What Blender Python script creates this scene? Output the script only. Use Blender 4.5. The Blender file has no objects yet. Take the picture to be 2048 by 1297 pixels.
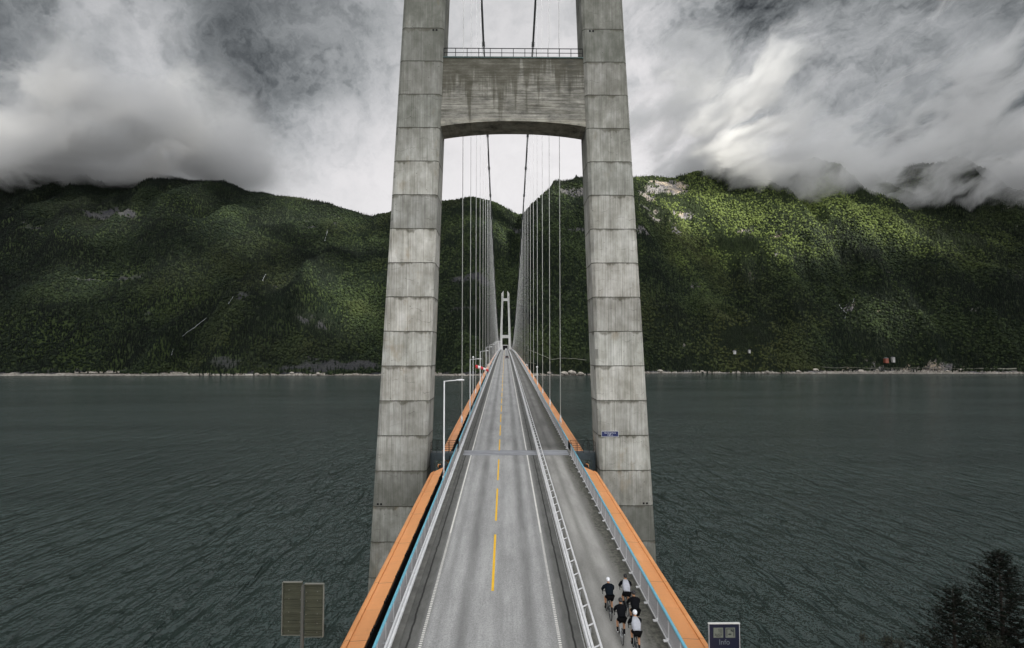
import bpy, bmesh, math, random
import numpy as np
from mathutils import Vector, Matrix
random.seed(7); rs = np.random.RandomState(11)
R = math.radians
sc = bpy.context.scene
col = sc.collection

# ------------------------------------------------------------------ camera
CAMX, CAMZ = -0.92, 60.0
cam_d = bpy.data.cameras.new("camera"); cam = bpy.data.objects.new("camera", cam_d); col.objects.link(cam)
cam_d.sensor_width = 36; cam_d.lens = 36 * 1158 / 2048
cam_d.clip_start = 0.5; cam_d.clip_end = 30000
cam.location = (CAMX, 0, CAMZ)
cam.rotation_euler = (R(90) + math.atan(53.5 / 1158), 0, -math.atan(14 / 1158))
sc.camera = cam
sc.view_settings.view_transform = 'Standard'; sc.view_settings.look = 'None'
sc.view_settings.gamma = 1; EXPO = 1.3
sc.view_settings.exposure = EXPO
sc.cycles.use_denoising = True
sc.cycles.max_bounces = 8; sc.cycles.diffuse_bounces = 3; sc.cycles.glossy_bounces = 2
sc.cycles.transparent_max_bounces = 12; sc.cycles.volume_bounces = 3
sc.cycles.sample_clamp_indirect = 4

# ------------------------------------------------------------------ node helper
class NT:
    def __init__(s, tree): s.t = tree; s.n = tree.nodes; s.l = tree.links
    def node(s, typ, **kw):
        n = s.n.new(typ)
        for k, v in kw.items(): setattr(n, k, v)
        return n
    def set(s, sock, v):
        if v is None: return
        if isinstance(v, bpy.types.NodeSocket): s.l.new(v, sock)
        else: sock.default_value = v
    def m(s, op, a, b=None, c=None, clamp=False):
        n = s.node('ShaderNodeMath', operation=op, use_clamp=clamp)
        s.set(n.inputs[0], a); s.set(n.inputs[1], b)
        if c is not None: s.set(n.inputs[2], c)
        return n.outputs[0]
    def v(s, op, a, b=None, scale=None):
        n = s.node('ShaderNodeVectorMath', operation=op)
        s.set(n.inputs[0], a); s.set(n.inputs[1], b)
        if scale is not None: s.set(n.inputs['Scale'], scale)
        return n.outputs[1] if op in ('LENGTH', 'DOT_PRODUCT', 'DISTANCE') else n.outputs[0]
    def xyz(s, a, b, c):
        n = s.node('ShaderNodeCombineXYZ')
        for i, q in enumerate((a, b, c)): s.set(n.inputs[i], q)
        return n.outputs[0]
    def sep(s, a):
        n = s.node('ShaderNodeSeparateXYZ'); s.set(n.inputs[0], a); return n.outputs
    def noise(s, vec, scale=1, detail=3, rough=.5, dist=0, color=False):
        n = s.node('ShaderNodeTexNoise'); s.set(n.inputs['Vector'], vec)
        s.set(n.inputs['Scale'], scale); s.set(n.inputs['Detail'], detail); s.set(n.inputs['Roughness'], rough); s.set(n.inputs['Distortion'], dist)
        return n.outputs['Color' if color else 'Fac']
    def ramp(s, f, stops, interp='LINEAR'):
        n = s.node('ShaderNodeValToRGB'); s.set(n.inputs[0], f); cr = n.color_ramp; cr.interpolation = interp
        while len(cr.elements) < len(stops): cr.elements.new(.5)
        for e, (p, c) in zip(cr.elements, stops): e.position = p
        for e, (p, c) in zip(cr.elements, stops):
            e.color = (c, c, c, 1) if not hasattr(c, '__len__') else (c[0], c[1], c[2], 1)
        return n.outputs[0]
    def mix(s, f, a, b, blend='MIX'):
        n = s.node('ShaderNodeMix', data_type='RGBA', blend_type=blend)
        s.set(n.inputs[0], f)
        for i, q in ((6, a), (7, b)):
            if not isinstance(q, bpy.types.NodeSocket) and hasattr(q, '__len__') and len(q) == 3: q = (q[0], q[1], q[2], 1)
            if isinstance(q, (int, float)): q = (q, q, q, 1)
            s.set(n.inputs[i], q)
        return n.outputs[2]
    def mr(s, f, a, b, c=0, d=1, smooth=False):
        n = s.node('ShaderNodeMapRange'); n.clamp = True
        if smooth: n.interpolation_type = 'SMOOTHSTEP'
        s.set(n.inputs[0], f)
        for i, q in enumerate((a, b, c, d)): s.set(n.inputs[i + 1], q)
        return n.outputs[0]

# ------------------------------------------------------------------ world
SUN = Vector((0.62, -0.48, 0.60)).normalized()
def srgb(v):
    v = v / 255.0
    return v / 12.92 if v <= .04045 else ((v + .055) / 1.055) ** 2.4
SKYX = [0,100,200,300,400,500,600,740,870,1010,1150,1280,1350,1420,1500,1600,1700,1800,1900,2040]
SKYY = [0,60,150,250,320,390]
SKYL = [[95,130,165,190,105,82,105,145,185,198,190,180,200,160,135,150,140,135,135,128],
 [108,145,180,208,112,78,92,135,180,200,195,195,228,180,158,170,155,150,138,122],
 [92,125,165,205,125,98,132,165,195,205,205,226,226,205,190,168,158,145,120,100],
 [70,76,112,160,152,158,185,215,225,230,230,236,232,222,198,178,150,122,96,86],
 [82,92,86,118,152,165,205,230,236,237,236,232,228,215,200,190,170,140,118,98],
 [92,102,112,130,170,195,222,233,236,237,236,232,226,216,206,196,182,166,150,135]]
def skylum(px, py):
    px = min(max(px, 0), 2040); py = min(max(py, 0), 390)
    j = max(k for k in range(len(SKYY) - 1) if SKYY[k] <= py); fy = (py - SKYY[j]) / (SKYY[j + 1] - SKYY[j])
    r = [np.interp(px, SKYX, SKYL[j]), np.interp(px, SKYX, SKYL[j + 1])]
    return srgb((r[0] * (1 - fy) + r[1] * fy) * np.interp(px, [0, 180, 1750, 2040], [.86, 1, 1, .88]))
def build_world():
    w = bpy.data.worlds.new("World"); sc.world = w; w.use_nodes = True
    N = NT(w.node_tree); N.n.clear()
    out = N.node('ShaderNodeOutputWorld'); bg = N.node('ShaderNodeBackground'); N.l.new(bg.outputs[0], out.inputs[0])
    d = N.node('ShaderNodeTexCoord').outputs['Generated']
    w1 = N.v('SUBTRACT', N.noise(d, 2.6, 4, .55, color=True), (.5, .5, .5))
    w2 = N.v('SUBTRACT', N.noise(d, 9, 5, .6, color=True), (.5, .5, .5))
    dd = N.v('ADD', d, N.v('ADD', N.v('SCALE', w1, scale=.17), N.v('SCALE', w2, scale=.07)))
    x, y, z = N.sep(dd)[:3]
    az = N.m('ARCTAN2', x, y)
    hz = N.m('SQRT', N.m('ADD', N.m('MULTIPLY', x, x), N.m('MULTIPLY', y, y)))
    el = N.m('DIVIDE', z, N.m('MAXIMUM', hz, .02))
    f = N.mr(az, -.8, .8)
    rows = [.12, .22, .29, .37, .46, .56]
    cur = None
    for j, wv in enumerate(rows):
        stops = []
        for i in range(25):
            a = -.8 + 1.6 * i / 24
            px = 1010 + 1158 * math.tan(a); py = 702 - 1158 * wv / math.cos(a)
            stops.append((i / 24, skylum(px, py)))
        rc = N.ramp(f, stops, 'B_SPLINE')
        cur = rc if cur is None else N.mix(N.mr(el, rows[j - 1], wv, smooth=True), cur, rc)
    # streaky wisps drifting up to the right, plus billows
    sv = N.v('MULTIPLY', d, (1, 1, 1))
    n1 = N.noise(N.v('ADD', dd, N.v('SCALE', w1, scale=.35)), 3.2, 9, .60, .35)
    bil = N.m('ABSOLUTE', N.m('SUBTRACT', N.noise(N.v('ADD', dd, N.v('SCALE', w2, scale=.25)), 6.5, 7, .58, .5), .5))
    al = N.m('ADD', N.m('MULTIPLY', az, .84), N.m('MULTIPLY', el, .62)); ac = N.m('SUBTRACT', N.m('MULTIPLY', el, .84), N.m('MULTIPLY', az, .55))
    n2 = N.noise(N.xyz(N.m('MULTIPLY', al, 4.5), N.m('MULTIPLY', ac, 15), N.m('MULTIPLY', N.sep(w1)[0], 1.5)), 1, 8, .62, .5)
    det = N.m('ADD', N.mr(n1, .28, .72, .58, 1.45), N.mr(bil, 0, .22, .20, -.16))
    det = N.m('ADD', det, N.m('MULTIPLY', N.mr(n2, .3, .7, -.30, .30), N.mr(az, -.1, .25, .25, 1.0)))
    gm = N.node('ShaderNodeGamma'); N.set(gm.inputs[0], cur); N.set(gm.inputs[1], N.m('DIVIDE', 1, N.m('MAXIMUM', N.m('POWER', det, 1.5), .25))); front = gm.outputs[0]
    tint = N.mix(N.mr(N.v('DOT_PRODUCT', front, (.33, .33, .33)), .05, .8), (.93, 1.0, 1.03), (1.0, .975, .985))
    front = N.mix(1, front, tint, 'MULTIPLY')
    # higher up in front: heavy dark cloud; behind the camera and to the right: bright thin cloud
    zz = N.sep(d)
    top = N.mix(N.mr(n1, .3, .7), (TOPL, TOPL * 1.03, TOPL * 1.05), (TOPH, TOPH * 1.01, TOPH * 1.03))
    front = N.mix(N.mr(el, .60, .85, smooth=True), front, top)
    bk = N.mr(zz[1], .25, -.45, smooth=True)
    rgt = N.mr(zz[0], -.7, .8, BACKL, BACKR)
    hi = N.mr(zz[2], 0, .5, .55, 1.0)
    back = N.v('SCALE', N.mix(N.mr(n1, .35, .65), (.80, .83, .86), (1.05, 1.02, 1.0)), scale=N.m('MULTIPLY', rgt, hi))
    c = N.mix(bk, front, back)
    c = N.mix(N.mr(zz[2], -.02, -.1), c, (.03, .035, .035))
    # a thin share of clear sky glowing through the cover
    sky = N.node('ShaderNodeTexSky', sky_type='NISHITA'); sky.sun_disc = False
    sky.sun_elevation = math.asin(SUN.z); sky.sun_rotation = math.atan2(SUN.x, SUN.y)
    skc = N.v('SCALE', sky.outputs[0], scale=.10)
    c = N.mix(.04, c, skc)
    N.l.new(c, bg.inputs[0]); bg.inputs[1].default_value = 2 ** -EXPO
TOPL, TOPH, BACKL, BACKR = .42, .78, 1.15, 5.4
FDENS, BANKS = .040, True
build_world()
sl = bpy.data.lights.new("sun", 'SUN'); so = bpy.data.objects.new("sun", sl); col.objects.link(so)
sl.energy = 5.0; sl.angle = R(1.2); sl.color = (1, .95, .84)
so.rotation_euler = (-SUN).to_track_quat('-Z', 'Y').to_euler(); so.location = (200, -200, 300)

# ------------------------------------------------------------------ materials
def mat(name, color=(.5, .5, .5), rough=.7, metal=0, fn=None, spec=.5):
    m = bpy.data.materials.new(name); m.use_nodes = True
    N = NT(m.node_tree); b = N.n['Principled BSDF']
    b.inputs['Base Color'].default_value = (*color, 1); b.inputs['Roughness'].default_value = rough
    b.inputs['Metallic'].default_value = metal; b.inputs['Specular IOR Level'].default_value = spec
    if fn: fn(N, b)
    return m
def geo(N): return N.node('ShaderNodeNewGeometry').outputs['Position']
def obc(N): return N.node('ShaderNodeTexCoord').outputs['Object']
def bump(N, b, h, strength=.3, dist=.02):
    n = N.node('ShaderNodeBump'); n.inputs['Strength'].default_value = strength; n.inputs['Distance'].default_value = dist
    N.set(n.inputs['Height'], h); N.l.new(n.outputs[0], b.inputs['Normal'])
def mottled(c, amt=.25, scale=2.0, rough=.6, metal=0, stretch=(1, 1, 1), grime=0):
    def fn(N, b):
        p = N.v('MULTIPLY', geo(N), stretch)
        n = N.noise(p, scale, 5, .6)
        k = N.mr(n, .3, .7, 1 - amt, 1 + amt)
        cc = N.v('SCALE', c, scale=k)
        if grime:
            g = N.mr(N.noise(p, scale * .35, 6, .65), .5, .72, 0, grime)
            cc = N.mix(g, cc, tuple(q * .35 for q in c))
        N.l.new(cc, b.inputs['Base Color'])
        N.l.new(N.mr(n, .3, .7, rough - .1, min(1, rough + .12)), b.inputs['Roughness'])
    return dict(color=c, rough=rough, metal=metal, fn=fn)

JZ, JS = 96.1, 3.775
def concrete_tower(zoff=0.0):
    def fn(N, b):
        P = geo(N); x, y, z = N.sep(P)[:3]
        q = N.m('DIVIDE', N.m('SUBTRACT', z, JZ + zoff), JS)
        k = N.m('FLOOR', q); fr = N.m('SUBTRACT', q, k)
        wn = N.node('ShaderNodeTexWhiteNoise', noise_dimensions='2D')
        side = N.m('SIGN', x); N.set(wn.inputs[0], N.xyz(k, N.m('MULTIPLY', side, 3.3), 0))
        lift = wn.outputs['Value']; lc = wn.outputs['Color']
        s = N.m('ADD', x, y)
        stripes = N.noise(N.xyz(N.m('MULTIPLY', s, 9), N.m('MULTIPLY', N.m('SUBTRACT', x, y), .5), N.m('ADD', N.m('MULTIPLY', z, .10), N.m('MULTIPLY', k, 7.0))), 1, 4, .7)
        blot = N.noise(N.v('MULTIPLY', P, (1, 1, .6)), .75, 6, .62)
        big = N.noise(P, .13, 3, .5)
        val = N.m('MULTIPLY', N.mr(lift, 0, 1, .74, 1.16), N.mr(stripes, .30, .70, .64, 1.22))
        val = N.m('MULTIPLY', val, N.mr(blot, .3, .7, .72, 1.18))
        val = N.m('MULTIPLY', val, N.mr(big, .3, .7, .88, 1.08))
        base = N.mix(N.mr(blot, .3, .7), (.39, .375, .32), (.50, .49, .46))
        base = N.mix(N.mr(N.sep(lc)[1], .2, 1, 0, .35), base, (.235, .262, .245))
        c = N.v('SCALE', base, scale=val)
        vign = N.m('MAXIMUM', N.mr(N.m('ADD', z, N.m('MULTIPLY', N.m('SUBTRACT', lift, .5), 9)), 76 + zoff, 94 + zoff), N.m('MULTIPLY', N.mr(N.m('ADD', z, N.m('MULTIPLY', N.m('SUBTRACT', lift, .5), 5)), 51, 41), .9))
        vign = N.m('MULTIPLY', vign, N.mr(blot, .3, .7, .90, .55))
        c = N.mix(vign, c, (.095, .100, .082))  # dark top and foot of the legs: vignette shade painted into the concrete
        # plank edges, every 0.62 m, broken up
        pl = N.m('FRACT', N.m('ADD', N.m('DIVIDE', s, .82), N.m('MULTIPLY', lift, 5)))
        pe = N.m('LESS_THAN', N.m('ABSOLUTE', N.m('SUBTRACT', pl, .5)), .022)
        pe = N.m('MULTIPLY', pe, N.mr(N.noise(N.xyz(N.m('MULTIPLY', s, .8), y, N.m('ADD', N.m('MULTIPLY', z, .35), N.m('MULTIPLY', k, 3))), 1, 3, .6), .42, .58, 0, .55))
        c = N.mix(pe, c, (.06, .06, .052))
        # wavy pour lines
        wz = N.m('ADD', z, N.m('MULTIPLY', N.noise(N.xyz(N.m('MULTIPLY', s, .45), N.m('MULTIPLY', k, 5.1), 0), 1, 4, .6), 2.2))
        pf = N.m('ABSOLUTE', N.m('SUBTRACT', N.m('FRACT', N.m('DIVIDE', wz, 1.12)), .5))
        pm = N.m('MULTIPLY', N.mr(pf, .0, .045, 1, 0), N.mr(N.noise(N.xyz(N.m('MULTIPLY', s, .9), z, k), .8, 4, .7), .50, .66, 0, .7))
        c = N.mix(pm, c, (.075, .072, .06))
        # dark weeping below every joint, hanging down in ragged streaks
        hang = N.noise(N.xyz(N.m('MULTIPLY', s, 3.2), N.m('MULTIPLY', k, 9.7), N.m('MULTIPLY', z, .25)), 1, 5, .72)
        amt = N.mr(N.noise(N.xyz(N.m('MULTIPLY', s, .55), N.m('MULTIPLY', k, 4.3), 0), 1, 3, .6), .42, .70)
        below = N.m('SUBTRACT', 1, fr)
        st = N.m('GREATER_THAN', N.m('SUBTRACT', N.m('MULTIPLY', hang, N.mr(amt, 0, 1, .18, .52)), below), .0)
        st = N.mr(N.m('SUBTRACT', N.m('MULTIPLY', hang, N.mr(amt, 0, 1, .01, .30)), below), -.015, .04)
        c = N.mix(N.m('MULTIPLY', st, N.mr(blot, .3, .65, .95, .45)), c, (.07, .065, .045))
        drip = N.mr(N.noise(N.xyz(N.m('MULTIPLY', s, 1.6), N.m('MULTIPLY', k, 2.2), N.m('MULTIPLY', z, .06)), 1, 5, .75), .56, .72, 0, .55)
        drip = N.m('MULTIPLY', drip, N.mr(fr, 0, 1, .1, 1))
        c = N.mix(drip, c, (.085, .082, .062))
        # ochre stain patches
        oc = N.m('MULTIPLY', N.mr(N.noise(N.v('MULTIPLY', P, (.9, .9, .45)), .55, 5, .6), .60, .74, 0, .5), N.m('GREATER_THAN', N.sep(lc)[0], .45))
        c = N.mix(oc, c, (.23, .165, .08))
        # form-tie pits
        vor = N.node('ShaderNodeTexVoronoi'); N.set(vor.inputs['Vector'], P); vor.inputs['Scale'].default_value = 1.15
        pit = N.m('LESS_THAN', vor.outputs['Distance'], .055)
        c = N.mix(N.m('MULTIPLY', pit, .7), c, (.03, .03, .025))
        jd = N.m('MINIMUM', fr, below)
        jn = N.m('LESS_THAN', jd, N.mr(N.noise(N.xyz(s, k, 0), .9, 3, .7), .3, .7, .006, .017))
        c = N.mix(N.m('MULTIPLY', jn, .9), c, (.03, .028, .02))
        N.l.new(c, b.inputs['Base Color']); b.inputs['Roughness'].default_value = .85
        h = N.m('SUBTRACT', N.m('ADD', N.m('MULTIPLY', stripes, .6), N.m('MULTIPLY', blot, .4)), N.m('MULTIPLY', jn, 2))
        bump(N, b, h, .45, .03)
    return fn
def concrete_beam(N, b):
    P = geo(N); x, y, z = N.sep(P)[:3]
    bd = N.noise(N.xyz(N.m('MULTIPLY', x, .18), N.m('MULTIPLY', y, .2), N.m('MULTIPLY', z, 8)), 1, 6, .75)
    bl = N.noise(N.xyz(N.m('MULTIPLY', x, .7), y, N.m('MULTIPLY', z, 1.4)), 1, 7, .7)
    c = N.mix(N.mr(bd, .35, .68), (.09, .086, .066), (.40, .39, .35))
    c = N.v('SCALE', c, scale=N.mr(bl, .3, .7, .42, 1.40))
    rel = N.mr(z, 85.4, 93, 0, 1)
    dr = N.noise(N.xyz(N.m('MULTIPLY', x, .85), 0, N.m('MULTIPLY', z, .05)), 1, 5, .68)
    fall = N.m('ADD', rel, N.m('MULTIPLY', N.m('SUBTRACT', dr, .5), 3.2))
    st = N.m('MULTIPLY', N.mr(fall, .30, .74, 0, .90, smooth=True), N.mr(bl, .3, .7, 1.0, .72))
    c = N.mix(st, c, (.060, .056, .038))
    edge = N.mr(N.m('ABSOLUTE', N.m('SUBTRACT', x, 6.3)), 0, 1.3, .65, 0)
    dk = N.m('MULTIPLY', edge, N.mr(N.noise(N.xyz(N.m('MULTIPLY', x, .4), 0, N.m('MULTIPLY', z, 3)), 1, 4, .7), .4, .6))
    c = N.mix(dk, c, (.045, .045, .04))
    ln = N.m('LESS_THAN', N.m('FRACT', N.m('MULTIPLY', N.m('ADD', z, N.m('MULTIPLY', N.noise(P, .3, 2), .05)), 1.55)), .03)
    ln = N.m('MULTIPLY', ln, N.mr(N.noise(N.xyz(N.m('MULTIPLY', x, .6), z, 3), 1, 3), .48, .56, 0, .55))
    c = N.mix(ln, c, (.42, .41, .36))
    sp = N.mr(N.noise(P, 5, 4, .7), .64, .72, 0, .7)
    c = N.mix(sp, c, (.05, .05, .04))
    pale = N.m('MULTIPLY', N.mr(rel, .10, .02), N.mr(bl, .35, .6))
    c = N.mix(N.m('MULTIPLY', pale, .6), c, (.40, .38, .31))
    N.l.new(c, b.inputs['Base Color']); b.inputs['Roughness'].default_value = .88
    bump(N, b, N.m('ADD', bd, bl), .4, .03)
def asphalt_fn(N, b):
    P = geo(N); x, y, z = N.sep(P)[:3]
    w = N.m('MULTIPLY', N.m('SUBTRACT', N.noise(N.xyz(0, N.m('MULTIPLY', y, .06), 0), 1, 3), .5), .35)
    xw = N.m('ADD', x, w)
    grain = N.noise(P, 14, 4, .8); mid = N.noise(N.v('MULTIPLY', P, (1.2, .12, 1)), 1, 6, .65); fine = N.noise(N.v('MULTIPLY', P, (6, .5, 1)), 1, 5, .7)
    def band(c0, hw, soft): return N.mr(N.m('ABSOLUTE', N.m('SUBTRACT', xw, c0)), hw, hw + soft, 1, 0, smooth=True)
    c = N.mix(N.mr(grain, .3, .7), (.23, .23, .226), (.50, .50, .495))
    c = N.v('SCALE', c, scale=N.mr(mid, .3, .7, .88, 1.10))
    c = N.v('SCALE', c, scale=N.mr(fine, .3, .7, .88, 1.10)); c = N.v('SCALE', c, scale=N.mr(N.noise(N.v('MULTIPLY', P, (1, .35, 1)), .45, 5, .65), .32, .68, .84, 1.10))
    oil = N.m('ADD', N.m('MULTIPLY', band(-2.85, .03, .55), .64), N.m('MULTIPLY', band(.28, .03, .55), .64))
    oil = N.m('ADD', oil, N.m('ADD', N.m('MULTIPLY', band(-1.15, .05, .3), .25), N.m('ADD', N.m('MULTIPLY', band(-3.95, .02, .35), .30), N.m('MULTIPLY', band(1.25, .02, .3), .35))))
    oil = N.m('MULTIPLY', oil, N.m('MULTIPLY', N.mr(mid, .3, .65, .55, 1.15), N.mr(N.noise(N.v('MULTIPLY', P, (.5, .07, 1)), 1, 5, .65), .35, .6, .65, 1.12)))
    c = N.mix(oil, c, (.12, .12, .118))
    sh = N.m('MAXIMUM', N.mr(xw, -4.35, -4.85), N.mr(xw, 1.35, 1.9))
    sh = N.m('MULTIPLY', sh, N.m('LESS_THAN', x, 2.55))
    dirt = N.mix(N.mr(N.noise(N.v('MULTIPLY', P, (1.5, .5, 1)), 1, 7, .7), .3, .7), (.055, .056, .050), (.15, .15, .14))
    c = N.mix(N.m('MULTIPLY', sh, .88), c, dirt)
    cr = N.noise(N.xyz(0, N.m('MULTIPLY', y, .35), 4), 1, 4, .6)
    l1 = N.m('ABSOLUTE', N.m('SUBTRACT', N.m('ADD', x, N.m('MULTIPLY', cr, .28)), -5.08)); l2 = N.m('ABSOLUTE', N.m('SUBTRACT', N.m('SUBTRACT', x, N.m('MULTIPLY', cr, .25)), 2.05))
    lm = N.mr(N.m('MINIMUM', l1, l2), .02, .07, .9, 0)
    c = N.mix(lm, c, (.012, .012, .011))
    sp = N.mr(N.noise(P, 1.1, 6, .75), .66, .74, 0, .45)
    c = N.mix(sp, c, (.05, .05, .05))
    N.l.new(c, b.inputs['Base Color']); b.inputs['Roughness'].default_value = .82; b.inputs['Specular IOR Level'].default_value = .35
    bump(N, b, grain, .3, .01)
def cycle_fn(N, b):
    P = geo(N); x, y, z = N.sep(P)[:3]
    grain = N.noise(P, 16, 4, .8); mid = N.noise(N.v('MULTIPLY', P, (1.1, .16, 1)), 1, 6, .65); bl = N.noise(N.v('MULTIPLY', P, (.5, .16, 1)), 1, 5, .6)
    c = N.mix(N.mr(grain, .3, .7), (.17, .168, .155), (.30, .295, .276))
    tr = N.m('MAXIMUM', N.mr(N.m('ABSOLUTE', N.m('SUBTRACT', x, 3.75)), .1, .5, 1, 0, smooth=True), N.mr(N.m('ABSOLUTE', N.m('SUBTRACT', x, 4.75)), .15, .6, 1, 0, smooth=True))
    c = N.mix(N.m('MULTIPLY', tr, N.mr(bl, .3, .65, .1, .75)), c, (.44, .43, .41))
    c = N.v('SCALE', c, scale=N.mr(mid, .3, .7, .80, 1.18))
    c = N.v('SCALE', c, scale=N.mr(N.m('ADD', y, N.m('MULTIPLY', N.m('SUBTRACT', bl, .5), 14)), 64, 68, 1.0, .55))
    ed = N.m('MAXIMUM', N.mr(N.m('ADD', x, N.m('MULTIPLY', N.m('SUBTRACT', mid, .5), 1.6)), 5.15, 5.75), N.mr(x, 3.25, 3.0))
    mo = N.noise(P, 3.5, 6, .75)
    dirt = N.mix(N.mr(mo, .4, .62), (.035, .036, .026), (.15, .145, .12))
    c = N.mix(N.m('MULTIPLY', ed, .85), c, dirt)
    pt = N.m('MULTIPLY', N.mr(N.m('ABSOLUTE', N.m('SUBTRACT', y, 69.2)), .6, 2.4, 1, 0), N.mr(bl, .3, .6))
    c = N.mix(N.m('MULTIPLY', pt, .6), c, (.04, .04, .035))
    sp = N.mr(N.noise(P, 1.6, 6, .75), .65, .72, 0, .5)
    c = N.mix(sp, c, (.05, .05, .045))
    N.l.new(c, b.inputs['Base Color']); b.inputs['Roughness'].default_value = .85; b.inputs['Specular IOR Level'].default_value = .35
    bump(N, b, grain, .3, .01)
def paint_fn(colr, wear=.35):
    def fn(N, b):
        n = N.noise(N.v('MULTIPLY', geo(N), (5, 1.2, 1)), 1, 6, .75)
        c = N.mix(N.mr(n, .48, .7, 0, wear), colr, tuple(q * .45 for q in colr))
        N.l.new(c, b.inputs['Base Color'])
    return fn
def orange_fn(N, b):
    P = geo(N); x, y, z = N.sep(P)[:3]
    n = N.noise(N.v('MULTIPLY', P, (1, .25, 1)), .8, 6, .6); st = N.noise(N.v('MULTIPLY', P, (.7, 9, 1)), 1, 5, .7)
    pn = N.node('ShaderNodeTexWhiteNoise', noise_dimensions='1D'); N.set(pn.inputs['W'], N.m('FLOOR', N.m('DIVIDE', y, 6)))
    c = N.v('SCALE', (.78, .33, .115), scale=N.m('MULTIPLY', N.mr(n, .3, .7, .92, 1.08), N.mr(pn.outputs[0], 0, 1, .94, 1.05)))
    c = N.mix(N.mr(st, .55, .78, 0, .42), c, (.34, .13, .05)); c = N.mix(N.mr(N.noise(P, 2.6, 6, .75), .58, .72, 0, .30), c, (.42, .20, .09)); c = N.mix(N.mr(N.noise(N.v('MULTIPLY', P, (2, .3, 1)), .9, 6, .7), .55, .7, 0, .35), c, (.95, .52, .26))
    seam = N.m('LESS_THAN', N.m('ABSOLUTE', N.m('SUBTRACT', N.m('FRACT', N.m('DIVIDE', N.m('ADD', y, N.m('MULTIPLY', N.m('ABSOLUTE', x), .0)), 6)), .5)), .0035)
    c = N.mix(N.m('MULTIPLY', seam, .75), c, (.12, .04, .015))
    N.l.new(c, b.inputs['Base Color']); b.inputs['Roughness'].default_value = .42
def water_fn(N, b):
    P = geo(N)
    def field(Q):
        mp = N.node('ShaderNodeMapping'); N.set(mp.inputs[0], Q); mp.inputs['Rotation'].default_value = (0, 0, R(-7)); mp.inputs['Scale'].default_value = (.17, .036, 1)
        mq = N.node('ShaderNodeMapping'); N.set(mq.inputs[0], Q); mq.inputs['Rotation'].default_value = (0, 0, R(9)); mq.inputs['Scale'].default_value = (.46, .15, 1)
        a = N.noise(mp.outputs[0], 1, 2, .5, .6); c2 = N.noise(mq.outputs[0], 1, 3, .6, .4); fi = N.noise(Q, 1.1, 2, .6)
        rd = N.m('ABSOLUTE', N.m('SUBTRACT', a, .5))
        return N.m('SUBTRACT', N.m('ADD', N.m('MULTIPLY', a, W1), N.m('ADD', N.m('MULTIPLY', c2, W2), N.m('MULTIPLY', fi, W3))), N.m('MULTIPLY', rd, W1 * .8))
    e = .35; h0 = field(P); hx = field(N.v('ADD', P, (e, 0, 0))); hy = field(N.v('ADD', P, (0, e, 0)))
    patch = N.noise(N.v('MULTIPLY', P, (.0022, .010, 1)), 1, 6, .62, .6); k = N.mr(patch, .3, .7, .55, 1.25)
    nx = N.m('MULTIPLY', N.m('DIVIDE', N.m('SUBTRACT', h0, hx), e), k); ny = N.m('MULTIPLY', N.m('DIVIDE', N.m('SUBTRACT', h0, hy), e), k)
    nrm = N.v('NORMALIZE', N.xyz(nx, ny, 1.0)); N.l.new(nrm, b.inputs['Normal'])
    foam = N.m('MULTIPLY', N.mr(N.noise(N.v('MULTIPLY', P, (.30, .7, 1)), 1, 5, .6), .76, .775), N.m('GREATER_THAN', N.m('ABSOLUTE', ny), .02))
    c = N.mix(N.mr(patch, .3, .7), (.018, .030, .028), (.046, .066, .061))
    c = N.mix(foam, c, (.4, .43, .43))
    N.l.new(c, b.inputs['Base Color']); b.inputs['Roughness'].default_value = .13; b.inputs['IOR'].default_value = 1.333
W1, W2, W3 = 4.6, 3.2, .7
M = {}
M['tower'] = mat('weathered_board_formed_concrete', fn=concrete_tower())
M['tower_far'] = mat('pale_concrete', **mottled((.46, .46, .445), .15, .4, .85, grime=.2))
M['beam'] = mat('streaked_concrete', fn=concrete_beam)
M['plain_concrete'] = mat('plain_concrete', **mottled((.20, .20, .185), .3, 1.5, .88, grime=.6))
M['asphalt'] = mat('worn_asphalt', fn=asphalt_fn)
M['cycle'] = mat('cycle_path_asphalt', fn=cycle_fn)
M['white_line'] = mat('white_road_paint', (.75, .74, .70), .7, fn=paint_fn((.72, .71, .67), .5))
M['yellow_line'] = mat('yellow_road_paint', (.8, .5, .03), .7, fn=paint_fn((.88, .52, .02), .35))
M['orange'] = mat('orange_steel_panel', fn=orange_fn)
M['white_steel'] = mat('white_painted_steel', **mottled((.72, .72, .73), .08, 3, .45, grime=.25))
M['grey_steel'] = mat('galvanised_steel', **mottled((.42, .43, .44), .15, 3, .5, .3, grime=.2))
M['mesh'] = mat('grey_mesh', (.34, .34, .35), .6)
M['blue'] = mat('light_blue_painted_steel', **mottled((.15, .45, .58), .10, 2, .4))
M['dark_steel'] = mat('dark_blue_grey_steel', **mottled((.045, .060, .068), .25, 2, .5, .2))
M['joint'] = mat('expansion_joint_steel', **mottled((.30, .31, .335), .35, .6, .45, .3, (1, 3, 1), grime=.55))
M['black'] = mat('black_matt', (.009, .009, .010), .7, spec=.2)
M['cable'] = mat('dark_wrapped_cable', **mottled((.16, .165, .165), .2, 2, .6))
M['hanger'] = mat('white_hanger_rope', (.80, .80, .79), .5)
M['girder'] = mat('dark_girder_steel', **mottled((.018, .022, .022), .4, 1.5, .7))
M['water'] = mat('fjord_water', fn=water_fn)
M['red'] = mat('red_cloth', (.62, .05, .06), .8)
M['white_cloth'] = mat('white_cloth', (.78, .76, .76), .8)

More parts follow.
